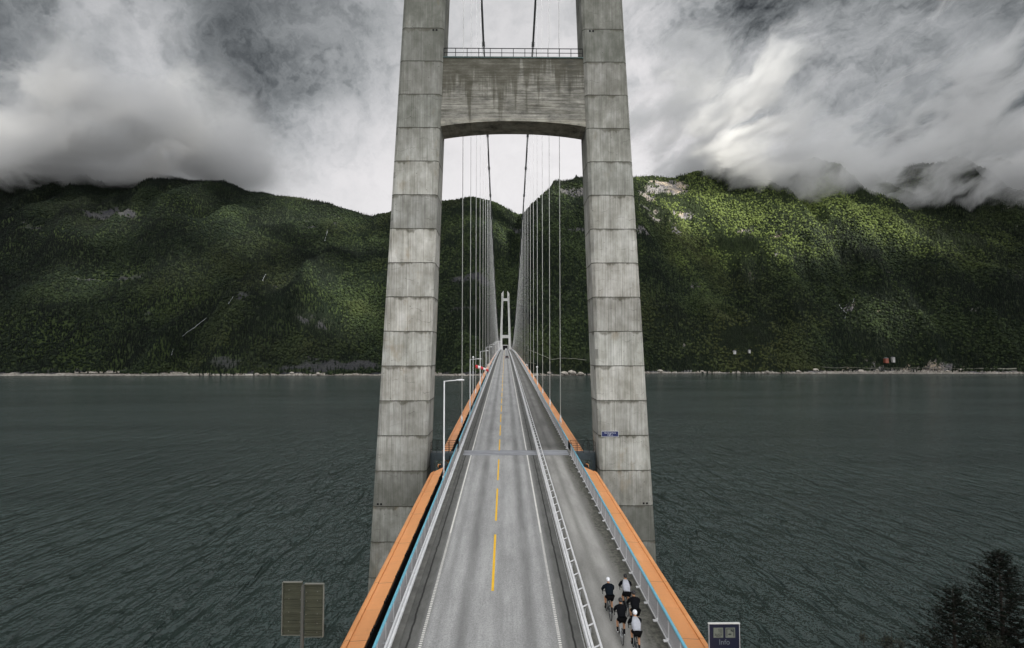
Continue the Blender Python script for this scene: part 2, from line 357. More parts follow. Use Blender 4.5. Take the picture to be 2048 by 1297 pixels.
# ------------------------------------------------------------------ mesh builder
class MB:
    def __init__(s): s.v = []; s.f = []; s.mi = []
    def add(s, verts, faces, m=0):
        o = len(s.v); s.v += [tuple(map(float, q)) for q in verts]; s.f += [tuple(i + o for i in f) for f in faces]; s.mi += [m] * len(faces)
        return s
    def box(s, c, d, m=0, rot=None):
        vs = []
        for z in (-.5, .5):
            for x, y in ((-.5, -.5), (.5, -.5), (.5, .5), (-.5, .5)):
                q = Vector((x * d[0], y * d[1], z * d[2]))
                if rot is not None: q = rot @ q
                vs.append(q + Vector(c))
        return s.add(vs, [(0, 3, 2, 1), (4, 5, 6, 7), (0, 1, 5, 4), (1, 2, 6, 5), (2, 3, 7, 6), (3, 0, 4, 7)], m)
    def tube(s, pts, r, n=8, m=0, cap=True, closed=False, flat=1.0):
        pts = [Vector(p) for p in pts]; L = len(pts)
        rr = r if hasattr(r, '__len__') else [r] * L
        vs = []; prev = None
        for i, p in enumerate(pts):
            if closed: t = pts[(i + 1) % L] - pts[i - 1]
            else: t = pts[min(i + 1, L - 1)] - pts[max(i - 1, 0)]
            if t.length < 1e-9: t = Vector((0, 0, 1))
            t.normalize()
            if prev is None:
                u = t.cross(Vector((0, 0, 1)) if abs(t.z) < .95 else Vector((0, 1, 0))).normalized()
            else:
                u = (prev - t * prev.dot(t)); u = u.normalized() if u.length > 1e-6 else t.orthogonal().normalized()
            prev = u; w = t.cross(u)
            for k in range(n):
                a = 2 * math.pi * k / n
                vs.append(p + (u * math.cos(a) + w * math.sin(a) * flat) * rr[i])
        fs = []
        for i in range(L if closed else L - 1):
            j = (i + 1) % L
            for k in range(n): fs.append((i * n + k, i * n + (k + 1) % n, j * n + (k + 1) % n, j * n + k))
        if cap and not closed: fs += [tuple(range(n))[::-1], tuple(range((L - 1) * n, L * n))]
        return s.add(vs, fs, m)
    def bar(s, a, b, w, h, m=0):
        a = Vector(a); b = Vector(b); t = (b - a); L = t.length; t.normalize()
        u = t.cross(Vector((0, 0, 1))) if abs(t.z) < .98 else Vector((1, 0, 0)); u.normalize(); v = u.cross(t)
        rot = Matrix((u, t, v)).transposed()
        return s.box((a + b) / 2, (w, L, h), m, rot)
    def loft(s, rings, m=0, cap=True):
        n = len(rings[0]); vs = [p for r_ in rings for p in r_]; fs = []
        for i in range(len(rings) - 1):
            for k in range(n): fs.append((i * n + k, i * n + (k + 1) % n, (i + 1) * n + (k + 1) % n, (i + 1) * n + k))
        if cap: fs += [tuple(range(n))[::-1], tuple(range((len(rings) - 1) * n, len(rings) * n))]
        return s.add(vs, fs, m)
    def lathe(s, prof, c=(0, 0, 0), n=12, m=0, axis='z', sx=1, sy=1):
        rings = []
        for r_, h in prof:
            ring = []
            for k in range(n):
                a = 2 * math.pi * k / n; p = (r_ * math.cos(a) * sx, r_ * math.sin(a) * sy, h)
                if axis == 'y': p = (p[0], p[2], p[1])
                if axis == 'x': p = (p[2], p[0], p[1])
                ring.append((p[0] + c[0], p[1] + c[1], p[2] + c[2]))
            rings.append(ring)
        return s.loft(rings, m)
    def ico(s, c, r, sub=2, m=0, sc_=(1, 1, 1), noise=0):
        bm = bmesh.new(); bmesh.ops.create_icosphere(bm, subdivisions=sub, radius=1)
        vs = []
        for q in bm.verts:
            k = 1 + noise * (random.random() - .5)
            vs.append((c[0] + q.co.x * r * sc_[0] * k, c[1] + q.co.y * r * sc_[1] * k, c[2] + q.co.z * r * sc_[2] * k))
        fs = [tuple(x.index for x in f.verts) for f in bm.faces]; bm.free()
        return s.add(vs, fs, m)
    def mesh(s, name, mats, smooth=False):
        me = bpy.data.meshes.new(name); me.from_pydata(s.v, [], s.f)
        for q in (mats if isinstance(mats, (list, tuple)) else [mats]): me.materials.append(q)
        me.polygons.foreach_set('material_index', s.mi); me.polygons.foreach_set('use_smooth', [smooth] * len(s.f))
        bm = bmesh.new(); bm.from_mesh(me); bmesh.ops.recalc_face_normals(bm, faces=bm.faces); bm.to_mesh(me); bm.free()
        me.update(); return me
    def build(s, name, mats, parent=None, smooth=False):
        o = bpy.data.objects.new(name, s.mesh(name, mats, smooth)); col.objects.link(o)
        if parent: o.parent = parent
        return o
def tag(o, label=None, cat=None, group=None, kind=None):
    if label: o['label'] = label
    if cat: o['category'] = cat
    if group: o['group'] = group
    if kind: o['kind'] = kind
    return o
def empty(name, loc=(0, 0, 0), rz=0):
    o = bpy.data.objects.new(name, None); col.objects.link(o); o.location = loc; o.rotation_euler = (0, 0, rz); o.empty_display_size = .3
    return o
def copy_tree(o, parent=None):
    c = o.copy(); col.objects.link(c)
    if parent: c.parent = parent
    for ch in o.children: copy_tree(ch, c)
    return c
ORD = ['first', 'second', 'third', 'fourth', 'fifth', 'sixth', 'seventh', 'eighth', 'ninth', 'tenth', 'eleventh', 'twelfth', 'thirteenth', 'fourteenth', 'fifteenth', 'sixteenth', 'seventeenth', 'eighteenth', 'nineteenth', 'twentieth'] + ['twenty-' + q for q in ('first', 'second', 'third', 'fourth', 'fifth', 'sixth', 'seventh', 'eighth', 'ninth')] + ['thirtieth', 'thirty-first', 'thirty-second', 'thirty-third', 'thirty-fourth']

# ------------------------------------------------------------------ bridge geometry
YT, YF = 65.7, 1375.7
def rz(y):
    u = y - YT
    if u < 0: return 48.6 + .038 * u
    if u > 1310: return rz(YF) - (.035 - .048) * 0 - .0 * (u - 1310)
    return 48.6 + .0345 * u - (.0345 * 1310 - 4.4) / 1310 ** 2 * u * u
Y0, Y1 = 8.0, 1425.0
def ys(a, b, st=5.0):
    n = max(2, int(math.ceil((b - a) / st)) + 1); return list(np.linspace(a, b, n))
def sweep(mb, prof, a, b, m=0, st=5.0, cap=True):
    rings = [[(x, y, rz(y) + dz) for x, dz in prof] for y in ys(a, b, st)]
    return mb.loft(rings, m, cap)
def strip(mb, x0, x1, a, b, dz, m=0, st=5.0):
    Y = ys(a, b, st); vs = []
    for y in Y: vs += [(x0, y, rz(y) + dz), (x1, y, rz(y) + dz)]
    return mb.add(vs, [(2 * i, 2 * i + 1, 2 * i + 3, 2 * i + 2) for i in range(len(Y) - 1)], m)
def rect(x0, x1, z0, z1): return [(x0, z0), (x1, z0), (x1, z1), (x0, z1)]

# road, cycle path, markings
mb = MB(); sweep(mb, rect(-5.55, 2.60, -.25, 0), Y0, Y1); tag(mb.build('road', M['asphalt']), kind='structure')
mb = MB(); sweep(mb, rect(2.60, 6.20, -.25, -.006), Y0, Y1); tag(mb.build('cycle_path', M['cycle']), kind='structure')
mb = MB()
for x in (-4.63, 1.52):
    strip(mb, x - .06, x + .06, 40.0, YF, .005, 0)
    y = Y0
    while y < 40:
        strip(mb, x - .065, x + .065, y, y + .10, .006, 0); y += .178
y = 31.3
while y < YF - 10:
    strip(mb, -1.64, -1.50, y, y + (8.4), .006, 1); y += 11.2
tag(mb.build('road_marking', [M['white_line'], M['yellow_line']]), kind='structure')

# deck: kerbs, slab, girder, orange side panels
deck = empty('bridge_deck', (0, 0, 0))
tag(deck, 'long bridge deck with orange steel edge panels running out between the concrete towers', 'bridge deck')
for x0, x1, zt, nm in ((-6.35, -5.55, .07, 'kerb'), (6.20, 6.42, .13, 'kerb')):
    mb = MB(); sweep(mb, rect(x0, x1, -.28, zt), Y0, Y1); mb.build(nm, M['plain_concrete'], deck)
mb = MB(); sweep(mb, rect(-6.35, 6.42, -.55, -.285), Y0, Y1)
sweep(mb, [(-7.0, -.95), (7.0, -.95), (7.0, -1.5), (4.2, -3.6), (-4.2, -3.6), (-7.0, -1.5)], Y0, YF + 20)
sweep(mb, rect(-4.8, 4.8, -.945, -.555), Y0, YF + 20)
mb.build('girder', M['girder'], deck)
for sgn in (-1, 1):
    for (a, b, nm) in ((Y0, 60.2, 'edge_panel'), (67.0, YF - 4, 'edge_panel')):
        pr = [(7.17, -.26), (7.95, -.31), (7.97, -.24), (8.20, -.30), (8.34, -.50), (8.30, -.60), (7.3, -1.6), (7.17, -1.4)]
        mb = MB(); Y = ys(a, b, 4.0); rings = []
        for i, y in enumerate(Y):
            ring = []
            for x, dz in pr:
                yy = y
                if b < 61 and i == len(Y) - 1: yy = y - (x - 7.05) * 2.2          # bevelled end near the tower
                ring.append((sgn * x, yy, rz(yy) + dz))
            rings.append(ring)
        mb.loft(rings); mb.build(nm, M['orange'], deck)
    mb = MB(); sweep(mb, rect(sgn * 7.16, sgn * 7.10, -1.45, -.34), Y0, 60.0); sweep(mb, rect(sgn * 7.16, sgn * 7.10, -1.45, -.34), 65.4, YF - 5); mb.build('inner_web', M['black'], deck)
    mb = MB(); y = Y0 + 1
    while y < 400:
        if not (59.5 < y < 66):
            for k in range(3): mb.box((sgn * 7.12, y + k * .32, rz(y) - .27), (.10, .16, .10))
        y += 3.1 if y < 140 else 6.2
    bk_ = mb.build('bracket', M['black'], deck); bk_['kind'] = 'stuff'
    # bearing between approach and main span
    mb = MB(); mb.box((sgn * 7.35, 62.2, 47.35), (.9, 2.2, .7)); mb.box((sgn * 7.8, 63.2, 47.2), (.5, .8, .9)); mb.tube([(sgn * 7.2, 61.0, 47.0), (sgn * 8.1, 62.6, 46.5), (sgn * 8.2, 62.9, 45.9)], .16, 8)
    mb.build('bearing', M['black'], deck)
    mb = MB(); mb.box((sgn * 8.05, 63.7, 47.5), (.26, .5, .3)); mb.build('buffer', M['orange'], deck)
# expansion joint
mb = MB(); sweep(mb, rect(-6.3, 6.2, -.02, .012), 64.2, 66.6, st=1.2)
for yv in (64.25, 65.0, 65.8, 66.5): sweep(mb, rect(-6.29, 6.19, .0, .028), yv, yv + .10, st=1)
mb.build('expansion_joint', M['joint'], deck)

# towers -----------------------------------------------------------
def legx(z):
    """half widths (outer, inner) of a leg at height z above the water, near tower"""
    inn = 8.98 - .0335 * (z - 60)
    out = 14.32 - .0508 * (z - 60)
    if z > 100: out = np.interp(z, [100, 180], [14.32 - .0508 * 40, 9.3])
    return out, inn
def make_tower(yc, dz, mt, far=False):
    t = empty('bridge_tower', (0, yc, 0)); D = 2.35; ch = .30
    def ring(s_, z, ex=0, flare=0):
        o, i = legx(z); o += ex + flare; i -= ex
        return [(s_ * x, y, z + dz) for x, y in ((i, -D + ch), (i + ch, -D), (o - ch, -D), (o, -D + ch), (o, D - ch), (o - ch, D), (i + ch, D), (i, D - ch))]
    for s_ in (-1, 1):
        mb = MB(); zs = [-8 - dz if dz else -8, 10, 30, 50, 70, 85, 93, 100, 120, 150, 179.3]
        mb.loft([ring(s_, z) for z in zs])
        mb.build('leg', mt, t)
        # saddle housing at the very top, wider, sloping up to a point on the inner side
        mb = MB(); r0 = ring(s_, 179.4, .25); r1 = ring(s_, 191.2, .15)
        o, i = legx(198.6)
        r2 = []
        for k, p in enumerate(r1):
            ox, ix = legx(191.2); f = (abs(p[0]) - (ix - .15)) / (ox - ix + .3)
            r2.append((p[0], p[1], 198.6 + dz - f * 7.2))
        mb.loft([r0, r1, r2]); h = mb.build('saddle_housing', mt, t)
        mb = MB(); mb.box((s_ * 7.25, -D - .26, 183.6 + dz), (1.3, .06, 1.6)); mb.build('cable_opening', M['black'], h)
    def beam(zb0, zbm, zt, mtb, yoff):
        n = 16; mb = MB(); rings = []
        xi = min(legx(zb0)[1], 99) + .18
        for k in range(n + 1):
            u = -1 + 2 * k / n; zb = zbm - (zbm - zb0) * abs(u) ** 2.2
            xt = legx(zt)[1] + .18; xb = legx(zb0)[1] + .18
            rings.append([(u * xb, -D + yoff, zb + dz), (u * xb, D - yoff, zb + dz), (u * xt, D - yoff, zt + dz), (u * xt, -D + yoff, zt + dz)])
        mb.loft(rings); return mb.build('crossbeam', mtb, t)
    beam(85.05, 85.7, 92.95, M['beam'] if not far else mt, .36)
    beam(173.6, 174.2, 180.3, mt, .5); beam(28, 30, 38, mt, .4)
    # inspection railing on the beam
    mb = MB(); xr = legx(93)[1] - .05; zb = 92.95 + dz
    for yy in (-D + .30, D - .30):
        for h in (.06, .52, 1.02): mb.bar((-xr, yy, zb + h), (xr, yy, zb + h), .06, .07 if h > 1 else .05)
        for k in range(13):
            x = -xr + .04 + (2 * xr - .08) * k / 12; mb.bar((x, yy, zb), (x, yy, zb + 1.02), .07, .07)
    mb.build('railing', M['black'], t)
    if not far:   # thin sheet cap along the beam's upper edge
        mb = MB(); mb.box((0, -D + .30, zb - .02), (2 * xr + .1, .14, .06)); mb.build('beam_cap', mat('greenish_metal_cap', (.10, .17, .16), .5), t)
        for (x, z) in ((-8.6, 96.1 - .22), (8.6, 96.1 - .22), (-14.25, 43.5), (14.1, 43.5)):
            for q in (0, .36): mb = MB(); mb.box((x + q * (1 if x > 0 else -1), -D, z), (.2, .06, .2)); mb.build('anchor_hole', M['black'], t)
    return t
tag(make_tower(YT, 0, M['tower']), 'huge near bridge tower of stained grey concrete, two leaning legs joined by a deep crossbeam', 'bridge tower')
tag(make_tower(YF, 4.4, M['tower_far'], True), 'distant pale bridge tower on the far shore with two pointed tops', 'bridge tower')

# cables and hangers ------------------------------------------------
def cz(y):
    u = (y - YT) / (YF - YT); z0, z1 = 183.6, 188.0; zm = 64.2
    # parabola with different ends
    return z0 * (1 - u) * (1 - 2 * u) + z1 * u * (2 * u - 1) + 4 * u * (1 - u) * zm
HY = [YT + 20 + 20 * k for k in range(64)]
for s_, side in ((-1, 'left'), (1, 'right')):
    cb = empty('main_cable', (s_ * 7.25, YT, 0)); off = (-s_ * 7.25, -YT, 0)
    X = s_ * 7.25
    mb = MB(); mb.tube([(0, y - YT, cz(y)) for y in np.linspace(YT - 1, YF + 1, 132)], .30, 10)
    mb.tube([(0, -1 - 60 * k / 4.0, cz(YT - 1) - (cz(YT - 1) - 50) * (1 - (1 - k / 8.0))) for k in range(0, 9)], .30, 8)
    mb.build('cable', M['cable'], cb, True)
    for y in HY[:-0 or None]:
        zt = cz(y); zb = rz(y) - .30
        if zt - zb < 1.2: zt = zb + 1.2
        mb = MB(); mb.tube([(0, y - YT, zb + 1.3), (0, y - YT, zt - .2)], .055, 6); h = mb.build('hanger', M['hanger'], cb, True)
        mb = MB(); mb.lathe([(.05, 1.55), (.10, 1.45), (.16, .75), (.19, .55), (.14, .5)], (0, y - YT, zb), 8)
        mb.bar((-.1, y - YT, zb - .05), (-.1, y - YT, zb + .62), .05, .16); mb.bar((.1, y - YT, zb - .05), (.1, y - YT, zb + .62), .05, .16)
        mb.build('hanger_socket', M['white_steel'], h, True)
        sl_ = (cz(y + 1) - cz(y - 1)) / 2; d = Vector((0, 1, sl_)).normalized(); c = Vector((0, y - YT, cz(y)))
        mb = MB(); mb.tube([c - d * .9, c + d * .9], .40, 10); mb.bar(c - d * .7 + Vector((0, 0, -.25)), c + d * .7 + Vector((0, 0, -.25)), .16, .55)
        for q in (-.6, 0, .6): mb.bar(c + d * q + Vector((-.5, 0, .1)), c + d * q + Vector((.5, 0, .1)), .10, .10)
        mb.build('cable_clamp', M['cable'], cb)
    tag(cb, f'dark main suspension cable on the {side} side with its white vertical hangers', 'suspension cable')

# railings ----------------------------------------------------------
def fence(x, zb, inward, label, parentname='safety_fence', hgt=1.22, lower=True, barstep=.11):
    f = empty(parentname, (x, 60, rz(60)))
    ox, oy, oz = -x, -60, -rz(60)
    def B(mb_, nm, mt_, sm=False):
        mb_.v = [(a + ox, b_ + oy, c_ + oz) for a, b_, c_ in mb_.v]; return mb_.build(nm, mt_, f, sm)
    segs = ((Y0, 63.9), (66.4, YF + 40))
    mb = MB()
    for a, b in segs: mb.loft([[(x + .07 * math.cos(k * math.pi / 4), y, rz(y) + hgt + .07 * math.sin(k * math.pi / 4)) for k in range(8)] for y in ys(a, b, 6)])
    B(mb, 'handrail', M['blue'], True)
    mb = MB()
    for a, b in segs:
        sweep(mb, rect(x - .02, x + .02, zb + .10, zb + .15), a, b, st=8); sweep(mb, rect(x - .02, x + .02, hgt - .12, hgt - .08), a, b, st=8)
        y = a + .05
        while y < b:
            st = barstep if y < 120 else (.22 if y < 260 else 1.76)
            w = .05 if y < 120 else (.028 if y < 260 else .10)
            z = rz(y); mb.box((x, y, z + (zb + .12 + hgt - .1) / 2), (.012 if y < 260 else .03, w, hgt - .22 - zb)); y += st
    B(mb, 'mesh_panel', M['mesh'])
    mb = MB()
    for a, b in segs:
        y = a + .3
        while y < min(b, 420):
            z = rz(y); mb.bar((x, y, z + zb), (x, y, z + hgt - .02), .04, .07)
            if lower: mb.box((x + inward * .10, y, z + zb + .09), (.26, .16, .05)); mb.box((x + inward * .02, y, z + zb + .12), (.10, .10, .12))
            y += 1.76
    B(mb, 'post', M['white_steel'])
    if lower:
        mb = MB()
        for a, b in segs: sweep(mb, rect(x + inward * .06 - .02, x + inward * .06 + .02, zb + .08, zb + .14), a, b, st=8)
        B(mb, 'base_rail', M['white_steel'])
    tag(f, label, 'fence'); return f
fence(6.26, .13, -1, 'grey mesh fence with light blue handrail beside the cycle path')
fence(-6.12, .07, 1, 'grey mesh fence with light blue handrail on the left bridge edge behind the white guardrail', lower=False)
def wprof(x, z, w, h):   # hollow-looking rail: two ridges
    return [(x - w / 2, z), (x - w / 2, z + h), (x - w * .18, z + h + .02), (x, z + h - .01), (x + w * .18, z + h + .02), (x + w / 2, z + h), (x + w / 2, z)]
# left guardrail
g = empty('guardrail', (-5.78, 60, rz(60)))
def shift(mb_, p): mb_.v = [(a - p[0], b_ - p[1], c_ - p[2]) for a, b_, c_ in mb_.v]; return mb_
mb = MB(); sweep(mb, rect(-5.87, -5.77, .72, .84), Y0, YF + 40, st=6); sweep(mb, rect(-5.735, -5.62, .72, .86), Y0, YF + 40, st=6); sweep(mb, rect(-5.86, -5.80, .34, .46), Y0, YF + 40, st=6); shift(mb, g.location).build('rail', M['white_steel'], g)
mb = MB(); y = Y0 + .9
while y < 420: mb.bar((-5.86, y, rz(y)), (-5.86, y, rz(y) + .70), .05, .07); mb.box((-5.93, y, rz(y) + .80), (.20, .06, .04)); y += 1.76
shift(mb, g.location).build('post', M['grey_steel'], g)
tag(g, 'white steel guardrail along the left edge of the road', 'guardrail')
# centre barrier
g = empty('guardrail', (2.80, 60, rz(60)))
mb = MB(); sweep(mb, rect(2.52, 2.61, .72, .84), Y0, YF + 40, st=6); sweep(mb, rect(2.635, 2.74, .72, .86), Y0, YF + 40, st=6); sweep(mb, rect(2.57, 2.63, .36, .48), Y0, YF + 40, st=6); shift(mb, g.location).build('rail', M['white_steel'], g)
mb = MB(); mb.loft([[(3.0 + .05 * math.cos(k * math.pi / 4), y, rz(y) + 1.0 + .05 * math.sin(k * math.pi / 4)) for k in range(8)] for y in ys(Y0, YF + 40, 6)]); shift(mb, g.location).build('top_tube', M['white_steel'], g, True)
mb = MB(); y = Y0 + .5
while y < 500:
    z = rz(y); mb.bar((2.66, y, z + .82), (3.0, y, z + .98), .05, .045); y += 1.745
shift(mb, g.location).build('rung', M['white_steel'], g)
mb = MB(); y = Y0 + .5
while y < 500: z = rz(y); mb.bar((2.82, y, z), (2.84, y, z + .76), .05, .07); mb.box((2.84, y + .9, z + .4), (.10, .08, .08)); y += 1.745
shift(mb, g.location).build('post', M['grey_steel'], g)
tag(g, 'white double-tube barrier between the road and the cycle path', 'guardrail')

# service walkways at the near tower ---------------------------------
for s_, side in ((-1, 'left'), (1, 'right')):
    w = empty('service_walkway', (s_ * 7.9, 66.2, 48.2))
    mb = MB(); mb.box((0, 0, .30), (2.7, 1.3, .10)); mb.box((0, -.62, -.08), (2.7, .10, .66)); mb.box((0, .62, -.08), (2.7, .10, .66))
    for k in range(4): mb.box((-1.2 + .8 * k, -.69, -.08), (.05, .05, .60))
    mb.build('platform', M['dark_steel'], w)
    mb = MB()
    for yy in (-.6, .6):
        for h in (.45, .85, 1.25): mb.bar((-1.35, yy, .3 + h), (1.35, yy, .3 + h), .04, .04)
        for k in range(5): mb.bar((-1.33 + 2.66 * k / 4, yy, .3), (-1.33 + 2.66 * k / 4, yy, 1.55), .045, .045)
    mb.build('railing', M['black'], w)
    mb = MB()
    for x in (-.25, .25): mb.bar((s_ * 1.05 + x, -.75, -3.6), (s_ * 1.05 + x, -.75, 0), .08, .08)
    mb.box((s_ * 1.12, -.45, -1.9), (.30, .4, 3.4))
    mb.build('ladder_shaft', M['dark_steel'], w)
    tag(w, f'dark steel service walkway with railing between the deck and the {side} tower leg', 'walkway')

# ------------------------------------------------------------------ lettering
def lettering(txt, size, mt, parent, loc, rot=(R(90), 0, 0), align='CENTER', depth=.004, name='lettering'):
    cu = bpy.data.curves.new(name, 'FONT'); cu.body = txt; cu.size = size; cu.align_x = align; cu.align_y = 'CENTER'; cu.extrude = depth
    o = bpy.data.objects.new(name, cu); col.objects.link(o); bpy.context.view_layer.update()
    me = bpy.data.meshes.new_from_object(o.evaluated_get(bpy.context.evaluated_depsgraph_get()))
    bpy.data.objects.remove(o); me.materials.clear(); me.materials.append(mt); me.name = name
    q = bpy.data.objects.new(name, me); col.objects.link(q); q.parent = parent; q.location = loc; q.rotation_euler = rot
    return q
M['sign_blue'] = mat('blue_sign_face', (.003, .012, .085), .45)
M['sign_white'] = mat('white_sign_print', (.62, .64, .68), .6)
M['sign_navy'] = mat('navy_sign_face', (.002, .005, .022), .45)
M['sign_grey'] = mat('grey_sign_print', (.11, .13, .15), .6)
s1 = empty('bridge_sign', (10.50, 63.28, 50.97))
mb = MB(); mb.box((0, 0, 0), (1.78, .04, .54)); mb.build('sign_face', M['sign_blue'], s1)
mb = MB()
for c, d in (((0, 0, .29), (1.88, .07, .05)), ((0, 0, -.29), (1.88, .07, .05)), ((-.91, 0, 0), (.05, .07, .53)), ((.91, 0, 0), (.05, .07, .53))): mb.box(c, d)
mb.build('frame', M['grey_steel'], s1)
lettering('Hardangerbrua', .21, M['sign_white'], s1, (0, -.023, .11)); lettering('1380 m', .21, M['sign_white'], s1, (0, -.023, -.13))
tag(s1, 'small blue name sign mounted on the right tower leg above the walkway', 'sign')

# info sign, bottom right
s2 = empty('toll_info_sign', (8.18, 24.5, 44.9))
mb = MB(); mb.box((0, 0, 2.6), (1.24, .05, 2.35)); mb.build('sign_face', M['sign_navy'], s2)
mb = MB(); mb.box((0, 0, 3.79), (1.32, .10, .035)); mb.build('top_trim', mat('bright_trim', (.62, .62, .60), .4), s2)
mb = MB(); mb.box((-.635, 0, 2.6), (.03, .08, 2.34)); mb.box((.635, 0, 2.6), (.03, .08, 2.34)); mb.box((0, .08, .7), (.09, .09, 4.4)); mb.build('post', M['grey_steel'], s2)
M['pict'] = mat('pictogram_field', (.13, .145, .12), .6); M['pict_dark'] = mat('pictogram_print', (.02, .025, .025), .6)
for x, nm in ((-.25, 'pictogram'), (.25, 'pictogram')):
    mb = MB(); mb.box((x, -.030, 3.42), (.40, .012, .40)); pc = mb.build(nm, M['pict'], s2)
    mb = MB()
    if x < 0:
        for r_ in (.05, .09, .13, .17):
            mb.tube([(x + .17 - r_ * math.cos(a), -.040, 3.59 - r_ * math.sin(a)) for a in np.linspace(.05, 1.5, 8)], .008, 5)
        pm = mb.build('radio_wave', M['pict_dark'], pc)
        lettering('auto', .17, M['pict_dark'], pc, (x, -.038, 3.36)); lettering('PASS', .09, M['pict_dark'], pc, (x, -.038, 3.27))
    else:
        for c, d in (((x, -.038, 3.575), (.32, .008, .03)), ((x - .145, -.038, 3.42), (.03, .008, .30)), ((x + .145, -.038, 3.42), (.03, .008, .30))): mb.box(c, d)
        mb.ico((x - .02, -.038, 3.36), .075, 2, sc_=(1, .12, .5)); mb.box((x + .07, -.038, 3.50), (.12, .008, .07), rot=Matrix.Rotation(R(25), 3, 'Y'))
        mb.build('symbol', M['pict_dark'], pc)
lettering('Info', .30, M['sign_grey'], s2, (0, -.030, 3.03)); lettering('02012', .28, M['sign_grey'], s2, (.14, -.030, 2.68))
mb = MB(); mb.tube([(-.50, -.034, 2.66), (-.44, -.034, 2.74), (-.36, -.034, 2.75), (-.28, -.034, 2.70)], .028, 6); mb.build('telephone_symbol', M['sign_grey'], s2)
tag(s2, 'dark blue toll information sign with two pictograms and the word Info', 'sign')

# back of a double road sign, bottom left
s3 = empty('road_sign', (-9.07, 24.0, 44.6))
M['sign_back'] = mat('ribbed_aluminium_sign_back', **mottled((.060, .062, .040), .25, 2.5, .6, .2)); M['sign_edge'] = mat('aluminium_edge', (.22, .22, .19), .5, .4)
for cx_, dz_, w_ in ((-.44, .02, .78), (.44, -.05, .76)):
    mb = MB(); zt, zb = 6.03 + dz_, 3.93 + dz_; mb.box((cx_, .03, (zt + zb) / 2), (w_, .02, zt - zb))
    z = zt - .06; k = 0
    while z > zb + .04:
        mb.box((cx_, 0, z), (w_ - .04, .06, .022)); z -= (.062, .075, .115, .07, .10, .16)[k % 6]; k += 1
    pn = mb.build('sign_panel', M['sign_back'], s3)
    mb = MB(); mb.box((cx_, 0, zt), (w_, .11, .025)); mb.box((cx_ + (.38 if cx_ > 0 else -.39), 0, (zt + zb) / 2), (.025, .11, zt - zb)); mb.box((cx_, 0, zb), (w_, .06, .02)); mb.build('edge_trim', M['sign_edge'], pn)
    mb = MB()
    for zz in (5.73, 5.38, 4.85, 4.48, 4.12):
        mb.ico((cx_ - .12 * (1 if cx_ < 0 else -1.2), -.045, zz + dz_), .022, 1); mb.ico((cx_ + (.34 if cx_ < 0 else -.30), -.045, zz - .02 + dz_), .018, 1)
    mb.build('bolt', M['sign_edge'], pn)
mb = MB(); mb.box((0, -.06, 3.0), (.09, .12, 5.9)); mb.box((-.055, -.03, 3.0), (.05, .06, 5.8)); mb.build('post', mat('post_steel', (.10, .10, .09), .55, .3), s3)
tag(s3, 'double road sign seen from behind, two ribbed metal panels on one post', 'road sign')

# ------------------------------------------------------------------ street lamps
def lamp():
    t = empty('street_lamp'); H = 9.1
    mb = MB(); mb.tube([(0, 0, -.4), (0, 0, 2), (0, 0, H)], [.085, .075, .055], 10); mb.box((0, 0, .2), (.22, .22, .5)); mb.build('pole', M['white_steel'], t, True)
    mb = MB(); mb.tube([(0, 0, H - .05), (.6, 0, H + .02), (1.15, 0, H + .05)], .045, 8); mb.build('arm', M['white_steel'], t, True)
    mb = MB(); rings = []
    for q, (hw, hh) in ((0, (.05, .04)), (.25, (.12, .08)), (.5, (.16, .10)), (.72, (.12, .07)), (.80, (.04, .03))):
        rings.append([(1.05 + q, hw * math.cos(a), H + .08 + hh * math.sin(a)) for a in np.linspace(0, 2 * math.pi, 9)[:-1]])
    mb.loft(rings); mb.build('lamp_head', M['white_steel'], t, True)
    return t
proto = lamp(); LL = ['white street lamp rising in front of the near tower on the left deck edge', 'white street lamp just left of the windsock beyond the near tower', 'white street lamp just right of the windsock, behind the red and white sock']
for k in range(33):
    o = proto if k == 0 else copy_tree(proto)
    y = 53.5 + 39.6 * k; o.location = (-6.5, y, rz(y))
    tag(o, LL[k] if k < 3 else f'white street lamp on the left deck edge, {ORD[k]} counting from the camera end', 'street lamp', 'street lamps along the left edge of the bridge')
# windsock
w = empty('windsock', (-6.5, 101.7, rz(101.7)))
mb = MB(); mb.tube([(0, 0, -.4), (0, 0, 8.9)], .05, 8); mb.build('pole', M['white_steel'], w, True)
mb = MB(); mb.ico((0, 0, 9.05), .20, 2); mb.build('lamp', M['white_steel'], w, True)
mb = MB(); mb.tube([(.05, 0, 8.6), (.25, 0, 7.9), (.42, 0, 7.55)], .03, 6); mb.tube([(.45 + .02 * math.cos(a), .30 * math.cos(a), 7.45 + .30 * math.sin(a)) for a in np.linspace(0, 6.283, 13)[:-1]], .025, 5, closed=True); mb.build('bracket', M['black'], w)
mb = MB(); n = 5
for k in range(n):
    x0, x1 = .42 + .46 * k, .42 + .46 * (k + 1)
    def rr(x): return .32 - .055 * (x - .42)
    def zc(x): return 7.45 - .22 * (x - .42) - .05 * (x - .42) ** 2
    mb.loft([[(x, rr(x) * math.cos(a), zc(x) + rr(x) * math.sin(a)) for a in np.linspace(0, 2 * math.pi, 13)[:-1]] for x in (x0, x1)], 0 if k % 2 == 0 else 1, cap=False)
mb.build('sock', [M['red'], M['white_cloth']], w, True)
tag(w, 'red and white striped windsock blowing from a pole on the left deck edge', 'windsock')
